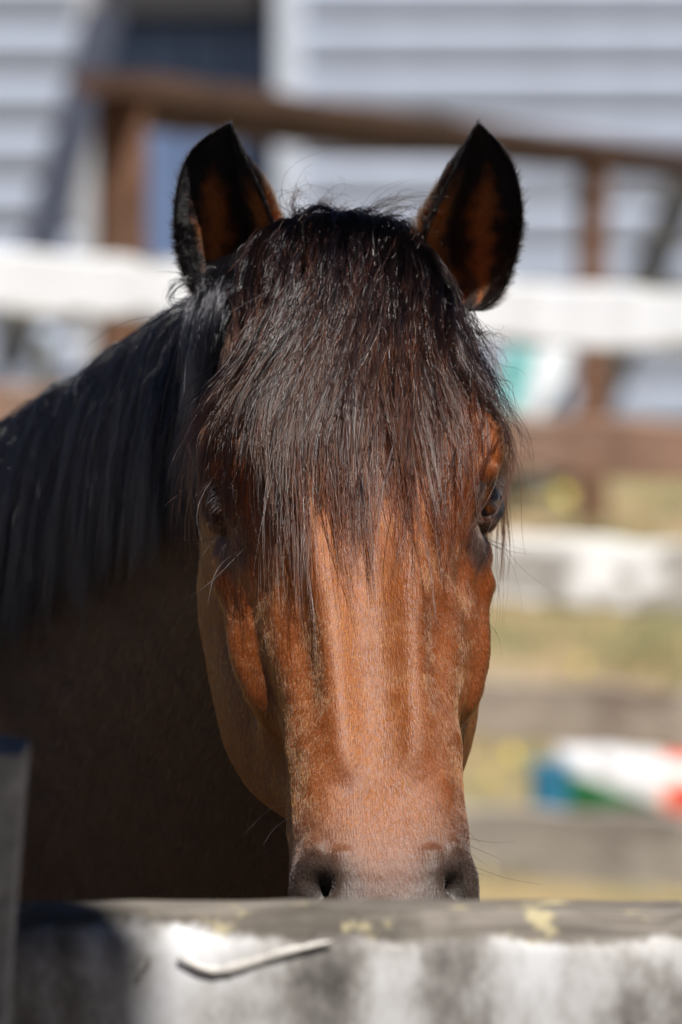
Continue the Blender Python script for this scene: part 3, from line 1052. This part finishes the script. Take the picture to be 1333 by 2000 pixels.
# ------------------------------------------------------------------ mesh helpers of the place
def plank(name, p0, p1, h, th, mat, parent, up=Vector((0, 0, 1)), wear=.004, seed=0, nx=None, chips=0.0):
    """a sawn board from p0 to p1 (centre line), height h, thickness th: uneven edges, eased corners"""
    p0, p1 = Vector(p0), Vector(p1)
    ax = (p1 - p0); L = ax.length; ax.normalize()
    side = ax.cross(up).normalized(); upv = side.cross(ax).normalized()
    rnd = random.Random(seed)
    nx = nx or max(2, min(60, int(L / .10)))
    b = min(h, th) * .14
    ring = [(-h / 2, -th / 2 + b), (-h / 2 + b, -th / 2), (h / 2 - b, -th / 2), (h / 2, -th / 2 + b),
            (h / 2, th / 2 - b), (h / 2 - b, th / 2), (-h / 2 + b, th / 2), (-h / 2, th / 2 - b)]
    V = []
    offs = [[rnd.uniform(-1, 1) for _ in range(4)] for _ in range(nx + 1)]
    for i in range(nx + 1):
        x = -L / 2 + L * i / nx
        o = offs[i]
        for k, (z, y) in enumerate(ring):
            wz = wear * (o[0] if z > 0 else o[1]) * (1 if abs(z) > h * .3 else 0)
            if z > 0 and chips and o[2] > .6: wz -= chips * (o[2] - .6)
            V.append((x, y + wear * .4 * o[3], z + wz))
    F = loft_faces(nx + 1, 8)
    F = [f[::-1] for f in F]
    F.append(tuple(range(8))); F.append(tuple(nx * 8 + j for j in range(8))[::-1])
    me = new_mesh(name, V, F, mat, smooth=False)
    o = bpy.data.objects.new(name, me); C.objects.link(o)
    mw = Matrix((ax, side, upv)).transposed().to_4x4(); mw.translation = (p0 + p1) / 2
    if parent is not None:
        o.parent = parent
        o.matrix_parent_inverse = Matrix.Translation(-parent.location)
    o.matrix_basis = mw
    return o


def box(name, c, dims, mat, parent=None, rz=0, bevel=.01):
    """eased box, dims full size"""
    x, y, z = (d / 2 for d in dims); b = min(bevel, x * .5, y * .5, z * .5)
    V = []
    for sx in (-1, 1):
        for sy in (-1, 1):
            for sz in (-1, 1):
                V += [(sx * (x - b), sy * (y - b), sz * z), (sx * (x - b), sy * y, sz * (z - b)), (sx * x, sy * (y - b), sz * (z - b))]
    import bmesh
    bm = bmesh.new()
    for v in V: bm.verts.new(v)
    bmesh.ops.convex_hull(bm, input=bm.verts)
    bmesh.ops.dissolve_limit(bm, angle_limit=.01, verts=bm.verts, edges=bm.edges)
    me = bpy.data.meshes.new(name); bm.to_mesh(me); bm.free()
    me.materials.append(mat)
    o = bpy.data.objects.new(name, me); C.objects.link(o)
    o.location = c; o.rotation_euler = (0, 0, rz)
    if parent is not None:
        o.parent = parent
        o.matrix_parent_inverse = Matrix.Translation(-parent.location)
    return o


# ------------------------------------------------------------------ ground
m_ground, nd, lk, pb = mat_new('dry_grass_ground')
v = coords(nd, lk, (1, .35, 1))
n1 = noise(nd, lk, v, 1.3, 5, .6); n2 = noise(nd, lk, v, 2.4, 4, .6); n3 = noise(nd, lk, coords(nd, lk), 40, 4, .7)
c = ramp(nd, lk, n1, [(.32, (.16, .145, .055)), (.44, (.30, .225, .105)), (.58, (.35, .24, .13)), (.70, (.40, .34, .25))])
c = mixc(nd, lk, ramp(nd, lk, n2, [(.50, (0, 0, 0)), (.60, (.85, .85, .85))]), c, (.13, .145, .050))
c = mixc(nd, lk, ramp(nd, lk, n3, [(.45, (0, 0, 0)), (.7, (.6, .6, .6))]), c, (.42, .33, .20))
lk.new(c, pb.inputs['Base Color']); pb.inputs['Roughness'].default_value = .95
bump_to(nd, lk, pb, n3, .8, .03)
GV, GF = [], []
xs = list(np.linspace(-14, 14, 57)); ys = list(np.linspace(-8, 34, 85))
xs = [-900, -200, -60] + xs + [60, 200, 900]; ys = [-900, -200, -40] + ys + [60, 200, 900]
gp = np.array([(x, y, 0) for y in ys for x in xs], float)
gp[:, 2] = np.where((np.abs(gp[:, 0]) < 14.5) & (gp[:, 1] < 34.5) & (gp[:, 1] > -8.5), (vnoise(gp, 1.1, 41) - .5) * .05, -.01)
nxg = len(xs)
GF = [(j * nxg + i, j * nxg + i + 1, (j + 1) * nxg + i + 1, (j + 1) * nxg + i) for j in range(len(ys) - 1) for i in range(nxg - 1)]
ground = link('ground', new_mesh('ground', gp, GF, m_ground)); tag(ground, kind='structure')
ground['label'] = 'dry tan and green grassy ground behind the corral fence'

# unseen trodden dirt inside the corral, added dark to cut warm bounce light
m_dirt, nd, lk, pb = mat_new('trodden_dirt')
n1 = noise(nd, lk, coords(nd, lk), 2.5, 6, .65)
lk.new(ramp(nd, lk, n1, [(.35, (.060, .045, .033)), (.65, (.125, .098, .072))]), pb.inputs['Base Color'])
pb.inputs['Roughness'].default_value = .95
bump_to(nd, lk, pb, noise(nd, lk, coords(nd, lk), 14, 5, .7), .8, .04)
dp = np.array([(x, y, 0) for y in np.linspace(-9, 7.6, 60) for x in np.linspace(-12, 12, 70)], float)
dp[:, 2] = .040 + (vnoise(dp, 2.5, 42) - .5) * .016 - .09 * sstep(6.6, 7.6, dp[:, 1] + vnoise(dp, 1.5, 43) * .5)
dirt_o = link('corral_dirt', new_mesh('corral_dirt', dp, [(j * 70 + i, j * 70 + i + 1, (j + 1) * 70 + i + 1, (j + 1) * 70 + i) for j in range(59) for i in range(69)], m_dirt))
tag(dirt_o, 'unseen bare trodden dirt inside the corral, added dark to cut bounced light', None, None, 'structure')

# grass tufts where the ground is in view
m_grass, nd, lk, pb = mat_new('grass_blade')
att = nd.new('ShaderNodeAttribute'); att.attribute_name = 'tint'
lk.new(att.outputs['Color'], pb.inputs['Base Color']); pb.inputs['Roughness'].default_value = .7
V, F, K_ = [], [], []
for i in range(9000):
    y = 8.0 + 13.0 * random.random() ** 1.1; x = random.uniform(-.2, 1.0) * (y + 4.2) * .068
    cl = vnoise(np.array([[x, y, 0]]), 2.2, 51)[0]
    if cl < .42: continue
    hgt = random.uniform(.02, .06) * (.5 + cl); an = random.uniform(0, 6.28); w = .004
    dx, dy = math.cos(an), math.sin(an); le = random.uniform(0, .6) * hgt
    k = len(V)
    V += [(x - dy * w, y + dx * w, -.02), (x + dy * w, y - dx * w, -.02), (x + dx * le * .4 + dy * w * .7, y + dy * le * .4 - dx * w * .7, hgt * .6),
          (x + dx * le * .4 - dy * w * .7, y + dy * le * .4 + dx * w * .7, hgt * .6), (x + dx * le, y + dy * le, hgt)]
    F += [(k, k + 1, k + 2, k + 3), (k + 3, k + 2, k + 4)]
    g = random.random()
    base = np.array([.10, .13, .03]) * (1 - g) + np.array([.36, .29, .16]) * g
    K_ += [base * random.uniform(.8, 1.2)] * 5
gm = new_mesh('grass', V, F, m_grass)
ca = gm.color_attributes.new('tint', 'FLOAT_COLOR', 'POINT')
ca.data.foreach_set('color', np.concatenate([np.array(K_), np.ones((len(K_), 1))], 1).astype(np.float32).ravel())
grass = link('grass', gm)
tag(grass, 'short dry and green grass growing beyond the corral fence', 'grass', kind='stuff')

# ------------------------------------------------------------------ the rail the horse looks over
m_beam, nd, lk, pb = mat_new('weathered_beam_with_old_paint')
g = noise(nd, lk, coords(nd, lk, (4, 60, 60)), 1.5, 6, .65)
cw = ramp(nd, lk, g, [(.28, (.050, .040, .032)), (.50, (.13, .112, .092)), (.75, (.26, .235, .20))])
dirt = noise(nd, lk, coords(nd, lk), 9, 5, .65)
cw = mixc(nd, lk, ramp(nd, lk, dirt, [(.50, (0, 0, 0)), (.68, (.85, .85, .85))]), cw, (.055, .045, .034))
lich = noise(nd, lk, coords(nd, lk), 26, 4, .6)
cw = mixc(nd, lk, ramp(nd, lk, lich, [(.60, (0, 0, 0)), (.68, (.75, .75, .75))]), cw, (.42, .36, .20))
# paint is left on the front face below the worn top edge, peeled in patches and streaked with dirt
tc = nd.new('ShaderNodeTexCoord'); sp = nd.new('ShaderNodeSeparateXYZ'); lk.new(tc.outputs['Object'], sp.inputs[0])
pn = noise(nd, lk, coords(nd, lk, (1, 1, .8)), 3.6, 9, .72)
hz = nd.new('ShaderNodeMapRange'); hz.inputs['From Min'].default_value = .150; hz.inputs['From Max'].default_value = .126
hz.inputs['To Min'].default_value = -.22; hz.inputs['To Max'].default_value = .16
lk.new(sp.outputs['Z'], hz.inputs['Value'])
ad = nd.new('ShaderNodeMath'); ad.operation = 'ADD'; lk.new(pn, ad.inputs[0]); lk.new(hz.outputs[0], ad.inputs[1])
mask = ramp(nd, lk, ad.outputs[0], [(.47, (0, 0, 0)), (.56, (1, 1, 1))])
stain = noise(nd, lk, coords(nd, lk, (1.6, 1, 1)), 6.0, 10, .68)
drip = noise(nd, lk, coords(nd, lk, (11, 1, .9)), 2.0, 2, .5)
ds = nd.new('ShaderNodeMath'); ds.operation = 'MULTIPLY_ADD'
lk.new(drip, ds.inputs[0]); ds.inputs[1].default_value = .35; lk.new(stain, ds.inputs[2])
pc = ramp(nd, lk, ds.outputs[0], [(.52, (.60, .60, .61)), (.63, (.43, .42, .405)), (.71, (.22, .205, .19)), (.81, (.065, .057, .05))])
c = mixc(nd, lk, mask, cw, pc)
lk.new(c, pb.inputs['Base Color']); pb.inputs['Roughness'].default_value = .82
hh = nd.new('ShaderNodeMath'); hh.operation = 'MULTIPLY_ADD'
inv = nd.new('ShaderNodeMath'); inv.operation = 'MULTIPLY_ADD'; inv.inputs[1].default_value = -1.0; inv.inputs[2].default_value = 1.0
lk.new(mask, inv.inputs[0])
gm_ = nd.new('ShaderNodeMath'); gm_.operation = 'MULTIPLY'; lk.new(inv.outputs[0], gm_.inputs[0]); lk.new(g, gm_.inputs[1])
lk.new(mask, hh.inputs[0]); hh.inputs[1].default_value = 1.0; lk.new(gm_.outputs[0], hh.inputs[2])
bump_to(nd, lk, pb, hh.outputs[0], .7, .003)

far_top = at(666, 1752, 3.50)
BT, BH = .080, .30                                            # beam thickness and height
bx0, bx1 = -1.7, 1.9
fence = empty('rail_fence', (0.6, far_top.y - .06, 0), 'weathered fence in front of the horse, old white paint peeling off its thick top rail', 'fence')
zc = far_top.z - BH / 2; yc = far_top.y - BT / 2
# the beam, fine enough for a chipped front edge
V, F = [], []
nx, rnd = 700, random.Random(3)
prof_ = [(-BT / 2, -BH / 2), (-BT / 2, -.02), (-BT / 2, .06), (-BT / 2, .10), (-BT / 2, .125), (-BT / 2 + .003, .139), (-BT / 2 + .010, .147), (-BT / 2 + .020, .150), (-.012, .150), (.012, .150),
         (BT / 2 - .014, .150), (BT / 2 - .004, .146), (BT / 2, .137), (BT / 2, 0), (BT / 2, -BH / 2)]
xx = np.linspace(bx0 - .6, bx1 - .6, nx + 1)
e = np.array([(x, 0, 0) for x in xx])
chip = np.clip(vnoise(e, 14, 61) - .45, 0, 1) * .9 + np.clip(vnoise(e, 45, 62) - .5, 0, 1) * .5
sag = (vnoise(e, 5, 63) - .5) * .006 + (vnoise(e, 30, 64) - .5) * .0018
for i, x in enumerate(xx):
    for k, (y, z) in enumerate(prof_):
        f = math.exp(-((k - 6) / 1.8) ** 2)
        top = max(0, min(1, (z - .05) / .1))
        V.append((x, y + chip[i] * .012 * f, z - chip[i] * .020 * f + sag[i] * top))
k = len(prof_)
F = [f[::-1] for f in loft_faces(nx + 1, k)]
F.append(tuple(range(k))); F.append(tuple(nx * k + j for j in range(k))[::-1])
beam = bpy.data.objects.new('rail', new_mesh('rail', V, F, m_beam, smooth=False)); C.objects.link(beam)
beam.data.polygons.foreach_set('use_smooth', np.ones(len(beam.data.polygons), bool))
beam.parent = fence; beam.location = (0, yc - fence.location.y, zc)
m_post = wood('grey_post_wood', (.18, .175, .17), (.46, .45, .44), (40, 40, 3))
# leaning post at the left end, standing in front of the rail
plank('post', (-.335, -.98, -.02), at(-118, 1446, 3.22), .10, .10, m_post, fence, up=Vector((0, -1, 0)), wear=.003, seed=5)
plank('post', (-1.55, yc + .10, -.02), (-1.55, yc + .10, 1.32), .12, .12, m_post, fence, up=Vector((0, -1, 0)), wear=.003, seed=7)
plank('post', (1.75, yc + .10, -.02), (1.75, yc + .10, 1.32), .12, .12, m_post, fence, up=Vector((0, -1, 0)), wear=.003, seed=6)
m_low = wood('grey_rail_wood', (.13, .115, .10), (.34, .32, .29), (3, 40, 40), (.72, .72, .70), .5)
for zz in (.75, .40):
    plank('rail', (bx0 + .02, yc, zz), (bx1 - .02, yc, zz), .15, .045, m_low, fence, seed=int(zz * 100))
# a long curl of paint hanging off the front face
m_curl = plain('peeled_paint', (.62, .59, .54), .7, .3, 60)
def ribbon(name, pxs, D, w, lift):
    V = []
    n = 26
    P_ = spline(np.arange(len(pxs)), np.array([at(x, y, D) for x, y in pxs]), np.linspace(0, len(pxs) - 1, n))
    for i in range(n):
        t = i / (n - 1); ww = w * (.25 + .75 * math.sin(math.pi * min(1, max(.06, t))) ** .5) * (.7 + .6 * rnd.random())
        for j in range(7):
            a_ = -.2 + 2.6 * j / 6
            V.append((P_[i][0], P_[i][1] - lift * math.sin(a_) * (1 + .4 * math.sin(t * 9)), P_[i][2] + ww * (math.cos(a_))))
    o = link(name, new_mesh(name, V, loft_faces(n, 7, False), m_curl))
    so = o.modifiers.new('solid', 'SOLIDIFY'); so.thickness = .0012
    o.parent = fence; o.matrix_parent_inverse = Matrix.Translation(-fence.location)
    return o
Dc = yc - BT / 2 + 4.2 - .001
ribbon('paint_curl', [(350, 1868), (400, 1893), (450, 1893), (520, 1872), (580, 1855), (650, 1838)], Dc, .0028, .0012)
ribbon('paint_curl', [(268, 1908), (282, 1885), (300, 1862)], Dc, .0040, .0012)

# unseen tall pole, added to throw shade across the left end of the rail
m_pole = wood('pole_wood', (.09, .065, .045), (.22, .17, .12), (30, 30, 2))
px_, py_ = -.29 + sun_dir.x * 4.3, -.78 + sun_dir.y * 4.3
pole = empty('shade_pole', (px_, py_, 0), 'tall round wooden utility pole standing on the photographer\'s side of the fence', 'pole')
pv, pf = tube([(px_, py_, -.1), (px_, py_, 3.0), (px_, py_, 6.2)], [.165, .16, .15], n=24)
o = link('shaft', new_mesh('shaft', pv, pf, m_pole), pole)
plank('crossarm', (px_ - .7, py_ - .17, 5.7), (px_ + .7, py_ - .17, 5.7), .11, .09, m_pole, pole)

# ------------------------------------------------------------------ far corral fence
DL, DR = 13.1, 12.3
corral = empty('corral_fence', (at(666, 1700, 12.7).x, 12.7 - 4.2, 0), 'five-rail corral fence behind the horse, its top rail bright white', 'fence')
m_r1 = wood('white_rail', (.20, .20, .16), (.42, .41, .36), (3, 40, 40), (.86, .88, .91), .80, 2.6, patch=(1.1, 1, 1.2), edge=.075)
m_r2 = wood('brown_rail', (.24, .13, .085), (.48, .31, .23), (3, 40, 40), (.42, .33, .28), .35, 4)
m_r3 = wood('grey_rail_white_patches', (.30, .28, .25), (.50, .47, .43), (3, 40, 40), (.85, .85, .84), .42, 2.9, patch=(.9, 1, 1.6))
m_r4 = wood('tan_grey_rail', (.34, .28, .23), (.56, .48, .40), (3, 40, 40), (.22, .17, .14), .36, 3.0, patch=(.8, 1, 1.5))
m_r5 = wood('grey_rail', (.28, .25, .22), (.50, .45, .39), (3, 40, 40), (.24, .21, .19), .36, 3.0, patch=(.8, 1, 1.5))
RAILS = [((478, 612), (570, 690), m_r1, 'bright white painted rail with bare weathered patches'),
         ((742, 862), (826, 938), m_r2, 'reddish brown weathered rail'),
         ((985, 1115), (1062, 1200), m_r3, 'grey rail with a patch of white paint'),
         ((1270, 1390), (1345, 1465), m_r4, 'tan grey weathered rail'),
         ((1520, 1660), (1592, 1742), m_r5, 'grey bottom rail')]
for i, ((a0, a1), (b0, b1), m_, lab) in enumerate(RAILS):
    L_, R_ = at(0, (a0 + a1) / 2, DL), at(1333, (b0 + b1) / 2, DR)
    d_ = (R_ - L_)
    hgt = ((a1 - a0) / FPX * DL + (b1 - b0) / FPX * DR) / 2 * .97
    o = plank('rail', L_ - d_ * .62, R_ + d_ * .75, hgt, .042, m_, corral, wear=.006, seed=20 + i, nx=70, chips=.05 if i == 0 else 0, up=Vector((0, {0: .13, 2: .20}.get(i, .05), 1)))
    o['label'] = lab
Lm, Rm = at(0, 900, DL), at(1333, 900, DR)
d_ = Rm - Lm
m_cp = wood('corral_post_wood', (.14, .12, .10), (.32, .29, .25), (40, 40, 3))
for f in (-.58, 1.70):
    p = Lm + d_ * f + Vector((0, .09, 0))
    plank('post', (p.x, p.y, -.05), (p.x, p.y, 1.55), .13, .13, m_cp, corral, up=Vector((0, -1, 0)), seed=40)

# ------------------------------------------------------------------ brown railing beyond, running down to the right
m_brown = wood('brown_stained_wood', (.036, .017, .010), (.13, .060, .033), (3, 30, 30))
m_brownp = wood('brown_stained_post', (.085, .040, .022), (.23, .11, .06), (30, 30, 3))
D1, D2 = 15.2, 23.0
P1, P2 = at(238, 190, D1), at(1158, 298, D2)
rail_thing = empty('wooden_railing', (P1.x, P1.y, 0), 'dark brown stained railing with square posts between the corral and the white buildings', 'railing')
plank('post', (P1.x, P1.y, -.03), (P1.x, P1.y, P1.z - .004), .135, .135, m_brownp, rail_thing, up=Vector((0, -1, 0)), seed=50)
plank('post', (P2.x, P2.y, -.03), (P2.x, P2.y, P2.z - .004), .125, .125, m_brownp, rail_thing, up=Vector((0, -1, 0)), seed=51)
dr = P2 - P1
P0_, P3_ = P1 - dr * .022, P1 + dr * 1.67
plank('post', (P3_.x, P3_.y, -.03), (P3_.x, P3_.y, P3_.z - .004), .125, .125, m_brownp, rail_thing, up=Vector((0, -1, 0)), seed=52)
plank('top_rail', P0_ + Vector((0, 0, .03)), P1 + dr * 1.70 + Vector((0, 0, .03)), .058, .17, m_brown, rail_thing, seed=53)
up_ = Vector((0, 0, -.045))
plank('side_rail', P0_ + up_ + Vector((0, .09, 0)), P1 + dr * 1.70 + up_ + Vector((0, .09, 0)), .085, .04, m_brown, rail_thing, seed=54)

# ------------------------------------------------------------------ white buildings
m_white = plain('white_siding_paint', (.30, .345, .44), .55, .10, 3)  # bluish tone of skylit shade put into the white paint
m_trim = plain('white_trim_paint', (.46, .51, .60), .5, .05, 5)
m_wallcore = plain('grey_wall', (.40, .41, .43), .8, .1)
m_roof = plain('grey_roof_sheet', (.16, .17, .18), .6, .2, 4)
m_conc = plain('concrete_base', (.34, .33, .31), .9, .2, 8)


def siding_building(name, label, x0, x1, y, z0, z1, depth, pitch_, trims):
    b = empty(name, ((x0 + x1) / 2, y + depth / 2, 0), label, 'building')
    bx = box('wall', ((x0 + x1) / 2, y + depth / 2, (z0 + z1) / 2), (x1 - x0, depth, z1 - z0), m_wallcore, b)
    box('foundation', ((x0 + x1) / 2, y + depth / 2 - .01, z0 / 2 - .05), (x1 - x0 + .04, depth + .06, z0 + .1), m_conc, b)
    # rounded boards, each its own piece, sharing one mesh
    n = int((z1 - z0) / pitch_)
    pr = []
    for k in range(9):
        a_ = math.pi * k / 8
        pr.append((-.006 - pitch_ * .26 * math.sin(a_) ** .8, -pitch_ / 2 * math.cos(a_) * .985))
    L = x1 - x0 - .12
    V = []
    for i in range(2):
        for (yy, zz) in pr: V.append((L * (i - .5), yy, zz))
    F = [f for f in loft_faces(2, 9, False)] + [tuple(range(9)), tuple(range(9, 18))[::-1], (0, 9, 17, 8)]
    me = new_mesh('siding_board', V, F, m_white, smooth=False)
    for k in range(n):
        o = bpy.data.objects.new('siding_board', me); C.objects.link(o)
        o.parent = b; o.location = (0, -depth / 2, z0 + pitch_ * (k + .5))
    for xt in trims:
        box('corner_trim', (xt, y - .05, (z0 + z1) / 2), (.14, .14, z1 - z0), m_trim, b)
    # shed roof with an eave
    t_ = .10
    V = [(x0 - .25, y - .35, z1 + .02), (x1 + .25, y - .35, z1 + .02), (x1 + .25, y + depth + .3, z1 + .9), (x0 - .25, y + depth + .3, z1 + .9)]
    V = V + [(a[0], a[1], a[2] + t_) for a in V]
    F = [(3, 2, 1, 0), (4, 5, 6, 7), (0, 1, 5, 4), (1, 2, 6, 5), (2, 3, 7, 6), (3, 0, 4, 7)]
    link('roof', new_mesh('roof', V, F, m_roof, False), b)
    return b


c0 = at(540, 900, 26.0)
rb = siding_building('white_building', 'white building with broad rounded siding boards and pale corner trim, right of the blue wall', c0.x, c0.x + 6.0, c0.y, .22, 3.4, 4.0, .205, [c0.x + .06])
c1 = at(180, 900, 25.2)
lb = siding_building('white_shed', 'white boarded shed at the far left, partly behind a dark board added for a shadow', c1.x - 5.0, c1.x, c1.y, .22, 3.6, 4.0, .23, [])
# blue-painted wall standing back between them, with a dark opening above
m_blue = plain('blue_grey_paint', (.10, .155, .29), .7, .12, 4)
m_dark = plain('dark_boards', (.03, .03, .034), .9, .2)
pa, pb_ = at(190, 40, 26.15), at(534, 40, 26.15)
bw = empty('blue_shed', ((pa.x + pb_.x) / 2, pa.y + 1, 0), 'low blue-grey shed standing between the two white buildings', 'shed')
zt = at(360, 38, 26.15).z
box('wall', ((pa.x + pb_.x) / 2, pa.y + .9, zt / 2), (pb_.x - pa.x, 1.7, zt), m_blue, bw)
for k in range(4):
    xk = pa.x + (pb_.x - pa.x) * (k + .5) / 4
    box('panel', (xk, pa.y + .03, zt / 2 + .02), ((pb_.x - pa.x) / 4 - .012, .03, zt - .16), m_blue, bw)
box('roof', ((pa.x + pb_.x) / 2, pa.y + .85, zt + .30), (pb_.x - pa.x + .1, 2.0, .56), m_dark, bw)
# dark board added for the diagonal shadow on the left shed
m_navy = plain('navy_shadow_board', (.012, .017, .036), .7, .2)
la, lb2 = at(205, 20, 24.95), at(62, 560, 24.0)
board = plank('shadow_board', lb2, la, .17, .05, m_navy, None, up=Vector((1, 0, .25)), seed=70)
lo = at(40, 680, 25.4)
tag(board, 'long dark navy board added for the diagonal shadow on the white shed', 'board')

# ------------------------------------------------------------------ odds and ends between fence and buildings
def lathe(name, prof, mat, parent=None, n=28):
    V = []
    for r_, z_ in prof:
        for j in range(n):
            th = 2 * math.pi * j / n
            V.append((r_ * math.cos(th), r_ * math.sin(th), z_))
    F = loft_faces(len(prof), n) + [tuple(range(n))[::-1], tuple((len(prof) - 1) * n + j for j in range(n))]
    return link(name, new_mesh(name, V, F, mat), parent)

m_barrel = plain('slate_blue_plastic', (.050, .062, .090), .5, .2)
pz = at(25, 690, 17.0)
br = lathe('barrel', [(.27, 0), (.285, .03), (.29, .28), (.305, .30), (.29, .32), (.29, .58), (.305, .60), (.29, .62), (.285, .87), (.27, .90), (.25, .90), (.25, .87)], m_barrel)
br.location = (pz.x, pz.y, 0); tag(br, 'dark slate blue barrel standing behind the white rail at the far left', 'barrel')
m_pale = plain('pale_blue_pipe_paint', (.42, .50, .62), .5, .1)
pz = at(88, 690, 16.2)
pp = lathe('pipe', [(.022, 0), (.022, 1.02), (.030, 1.02), (.030, 1.06), (.012, 1.07)], m_pale)
pp.location = (pz.x, pz.y, 0); tag(pp, 'pale blue upright pipe beside the slate blue barrel', 'pipe')
m_teal = plain('teal_paint', (.055, .30, .27), .5, .1)
m_sheet = plain('white_sheet_paint', (.46, .48, .49), .5, .08)
ta, tb = at(985, 860, 24.9), at(1030, 640, 25.7)
tl = plank('teal_sheet', ta, tb, .08, .03, m_teal, None, up=Vector((1, 0, 0)), seed=80)
tag(tl, 'narrow teal sheet leaning against the white building', 'sheet')
ta, tb = at(1062, 860, 24.9), at(1085, 640, 25.7)
wl = plank('white_sheet', ta, tb, .15, .03, m_sheet, None, up=Vector((1, 0, 0)), seed=81)
tag(wl, 'plain white sheet leaning beside the teal one', 'sheet')

# feed sack and blue box lying beyond the bottom rails
m_sack, nd, lk, pb = mat_new('printed_sack')
tc = nd.new('ShaderNodeTexCoord'); sp = nd.new('ShaderNodeSeparateXYZ'); lk.new(tc.outputs['Object'], sp.inputs[0])
def mth(op, a, b=None):
    n = nd.new('ShaderNodeMath'); n.operation = op
    for k, v_ in enumerate((a, b)):
        if v_ is None: continue
        if isinstance(v_, (int, float)): n.inputs[k].default_value = v_
        else: lk.new(v_, n.inputs[k])
    return n.outputs[0]
# green band that rises to the left, red panel on the right with a paler ring and red spot
gl = mth('ADD', mth('MULTIPLY', sp.outputs['X'], .30), sp.outputs['Z'])
green = mth('LESS_THAN', gl, -.045)
red = mth('MULTIPLY', mth('GREATER_THAN', sp.outputs['X'], .035), mth('GREATER_THAN', sp.outputs['Z'], .045))
dx_ = mth('SUBTRACT', sp.outputs['X'], .085); dz_ = mth('SUBTRACT', sp.outputs['Z'], -.03)
rr_ = mth('SQRT', mth('ADD', mth('MULTIPLY', dx_, dx_), mth('MULTIPLY', dz_, dz_)))
spot = mth('LESS_THAN', rr_, .036)
halo = mth('LESS_THAN', rr_, .056)
c = mixc(nd, lk, green, (.56, .56, .58), (.016, .13, .04))
c = mixc(nd, lk, red, c, (.62, .10, .08))
c = mixc(nd, lk, halo, c, (.80, .45, .36))
c = mixc(nd, lk, spot, c, (.62, .06, .04))
lk.new(c, pb.inputs['Base Color']); pb.inputs['Roughness'].default_value = .45
V = []
nu, nv = 36, 20
for side in (0, 1):
    for j in range(nv + 1):
        for i in range(nu + 1):
            u, w = i / nu * 2 - 1, j / nv * 2 - 1
            f = max(0, (1 - abs(u) ** 4)) ** .5 * max(0, (1 - abs(w) ** 4)) ** .5
            V.append((u * .22, (-1 if side == 0 else 1) * f * .055, w * .082))
V = np.array(V)
V[:, 1] += (vnoise(V, 22, 71) - .5) * .018; V[:, 2] += (vnoise(V, 14, 72) - .5) * .012
g_ = (nu + 1) * (nv + 1); F = []
for side in (0, 1):
    for j in range(nv):
        for i in range(nu):
            q_ = (side * g_ + j * (nu + 1) + i, side * g_ + j * (nu + 1) + i + 1, side * g_ + (j + 1) * (nu + 1) + i + 1, side * g_ + (j + 1) * (nu + 1) + i)
            F.append(q_ if side == 0 else q_[::-1])
sk = link('feed_sack', new_mesh('feed_sack', V, F, m_sack))
sk.location = at(1262, 1532, 13.55); sk.location.z = .075
sk.rotation_euler = (R(-12), R(4), 0)
tag(sk, 'white printed sack with red and green marks lying on the ground beyond the fence', 'sack')
m_bbox = plain('blue_plastic', (.022, .15, .26), .4, .1)
bbp = at(1074, 1512, 13.5)
bb = empty('blue_crate', (bbp.x, bbp.y, 0), 'small blue box on the ground left of the printed sack', 'box')
box('body', (bbp.x, bbp.y, .062), (.088, .10, .115), m_bbox, bb, bevel=.008)
box('lid', (bbp.x, bbp.y, .126), (.094, .106, .014), m_bbox, bb, bevel=.005)

# a few bright yellow fallen leaves on the ground
m_leaf = plain('yellow_leaf', (.62, .48, .03), .6, .1, 20)
V = [(0, -.5, 0), (.22, -.2, .06), (.34, .1, .10), (.2, .38, .06), (0, .55, .02), (-.2, .38, .06), (-.34, .1, .10), (-.22, -.2, .06), (0, 0, 0)]
leaf_me = new_mesh('yellow_leaf', np.array(V) * .055, [(8, k, (k + 1) % 8) for k in range(8)], m_leaf, False)
LEAVES = [(1100, 985, 25.0, 2.2, 'yellow leaf on the ground just below the brown rail'),
          (1135, 1325, 17.0, 1.0, 'round yellow leaf just above the tan grey rail'),
          (1000, 1500, 14.2, 1.3, 'yellow leaf on the grass left of the blue box'),
          (960, 1545, 13.9, 1.0, 'yellow leaf low on the grass close to the horse\'s nose'),
          (1185, 1240, 18.3, .9, 'small yellow leaf under the grey rail with white paint')]
for x, y_, D, sc, lab in LEAVES:
    d = at(x, y_, D) - CAM
    p = CAM + d * (CAM.z / -d.z)
    o = bpy.data.objects.new('yellow_leaf', leaf_me); C.objects.link(o)
    o.location = (p.x, p.y, .035); o.scale = (sc * .65,) * 3; o.rotation_euler = (R(50), R(10), random.uniform(-1, 1))
    tag(o, lab, 'leaf', 'yellow leaves on the ground')
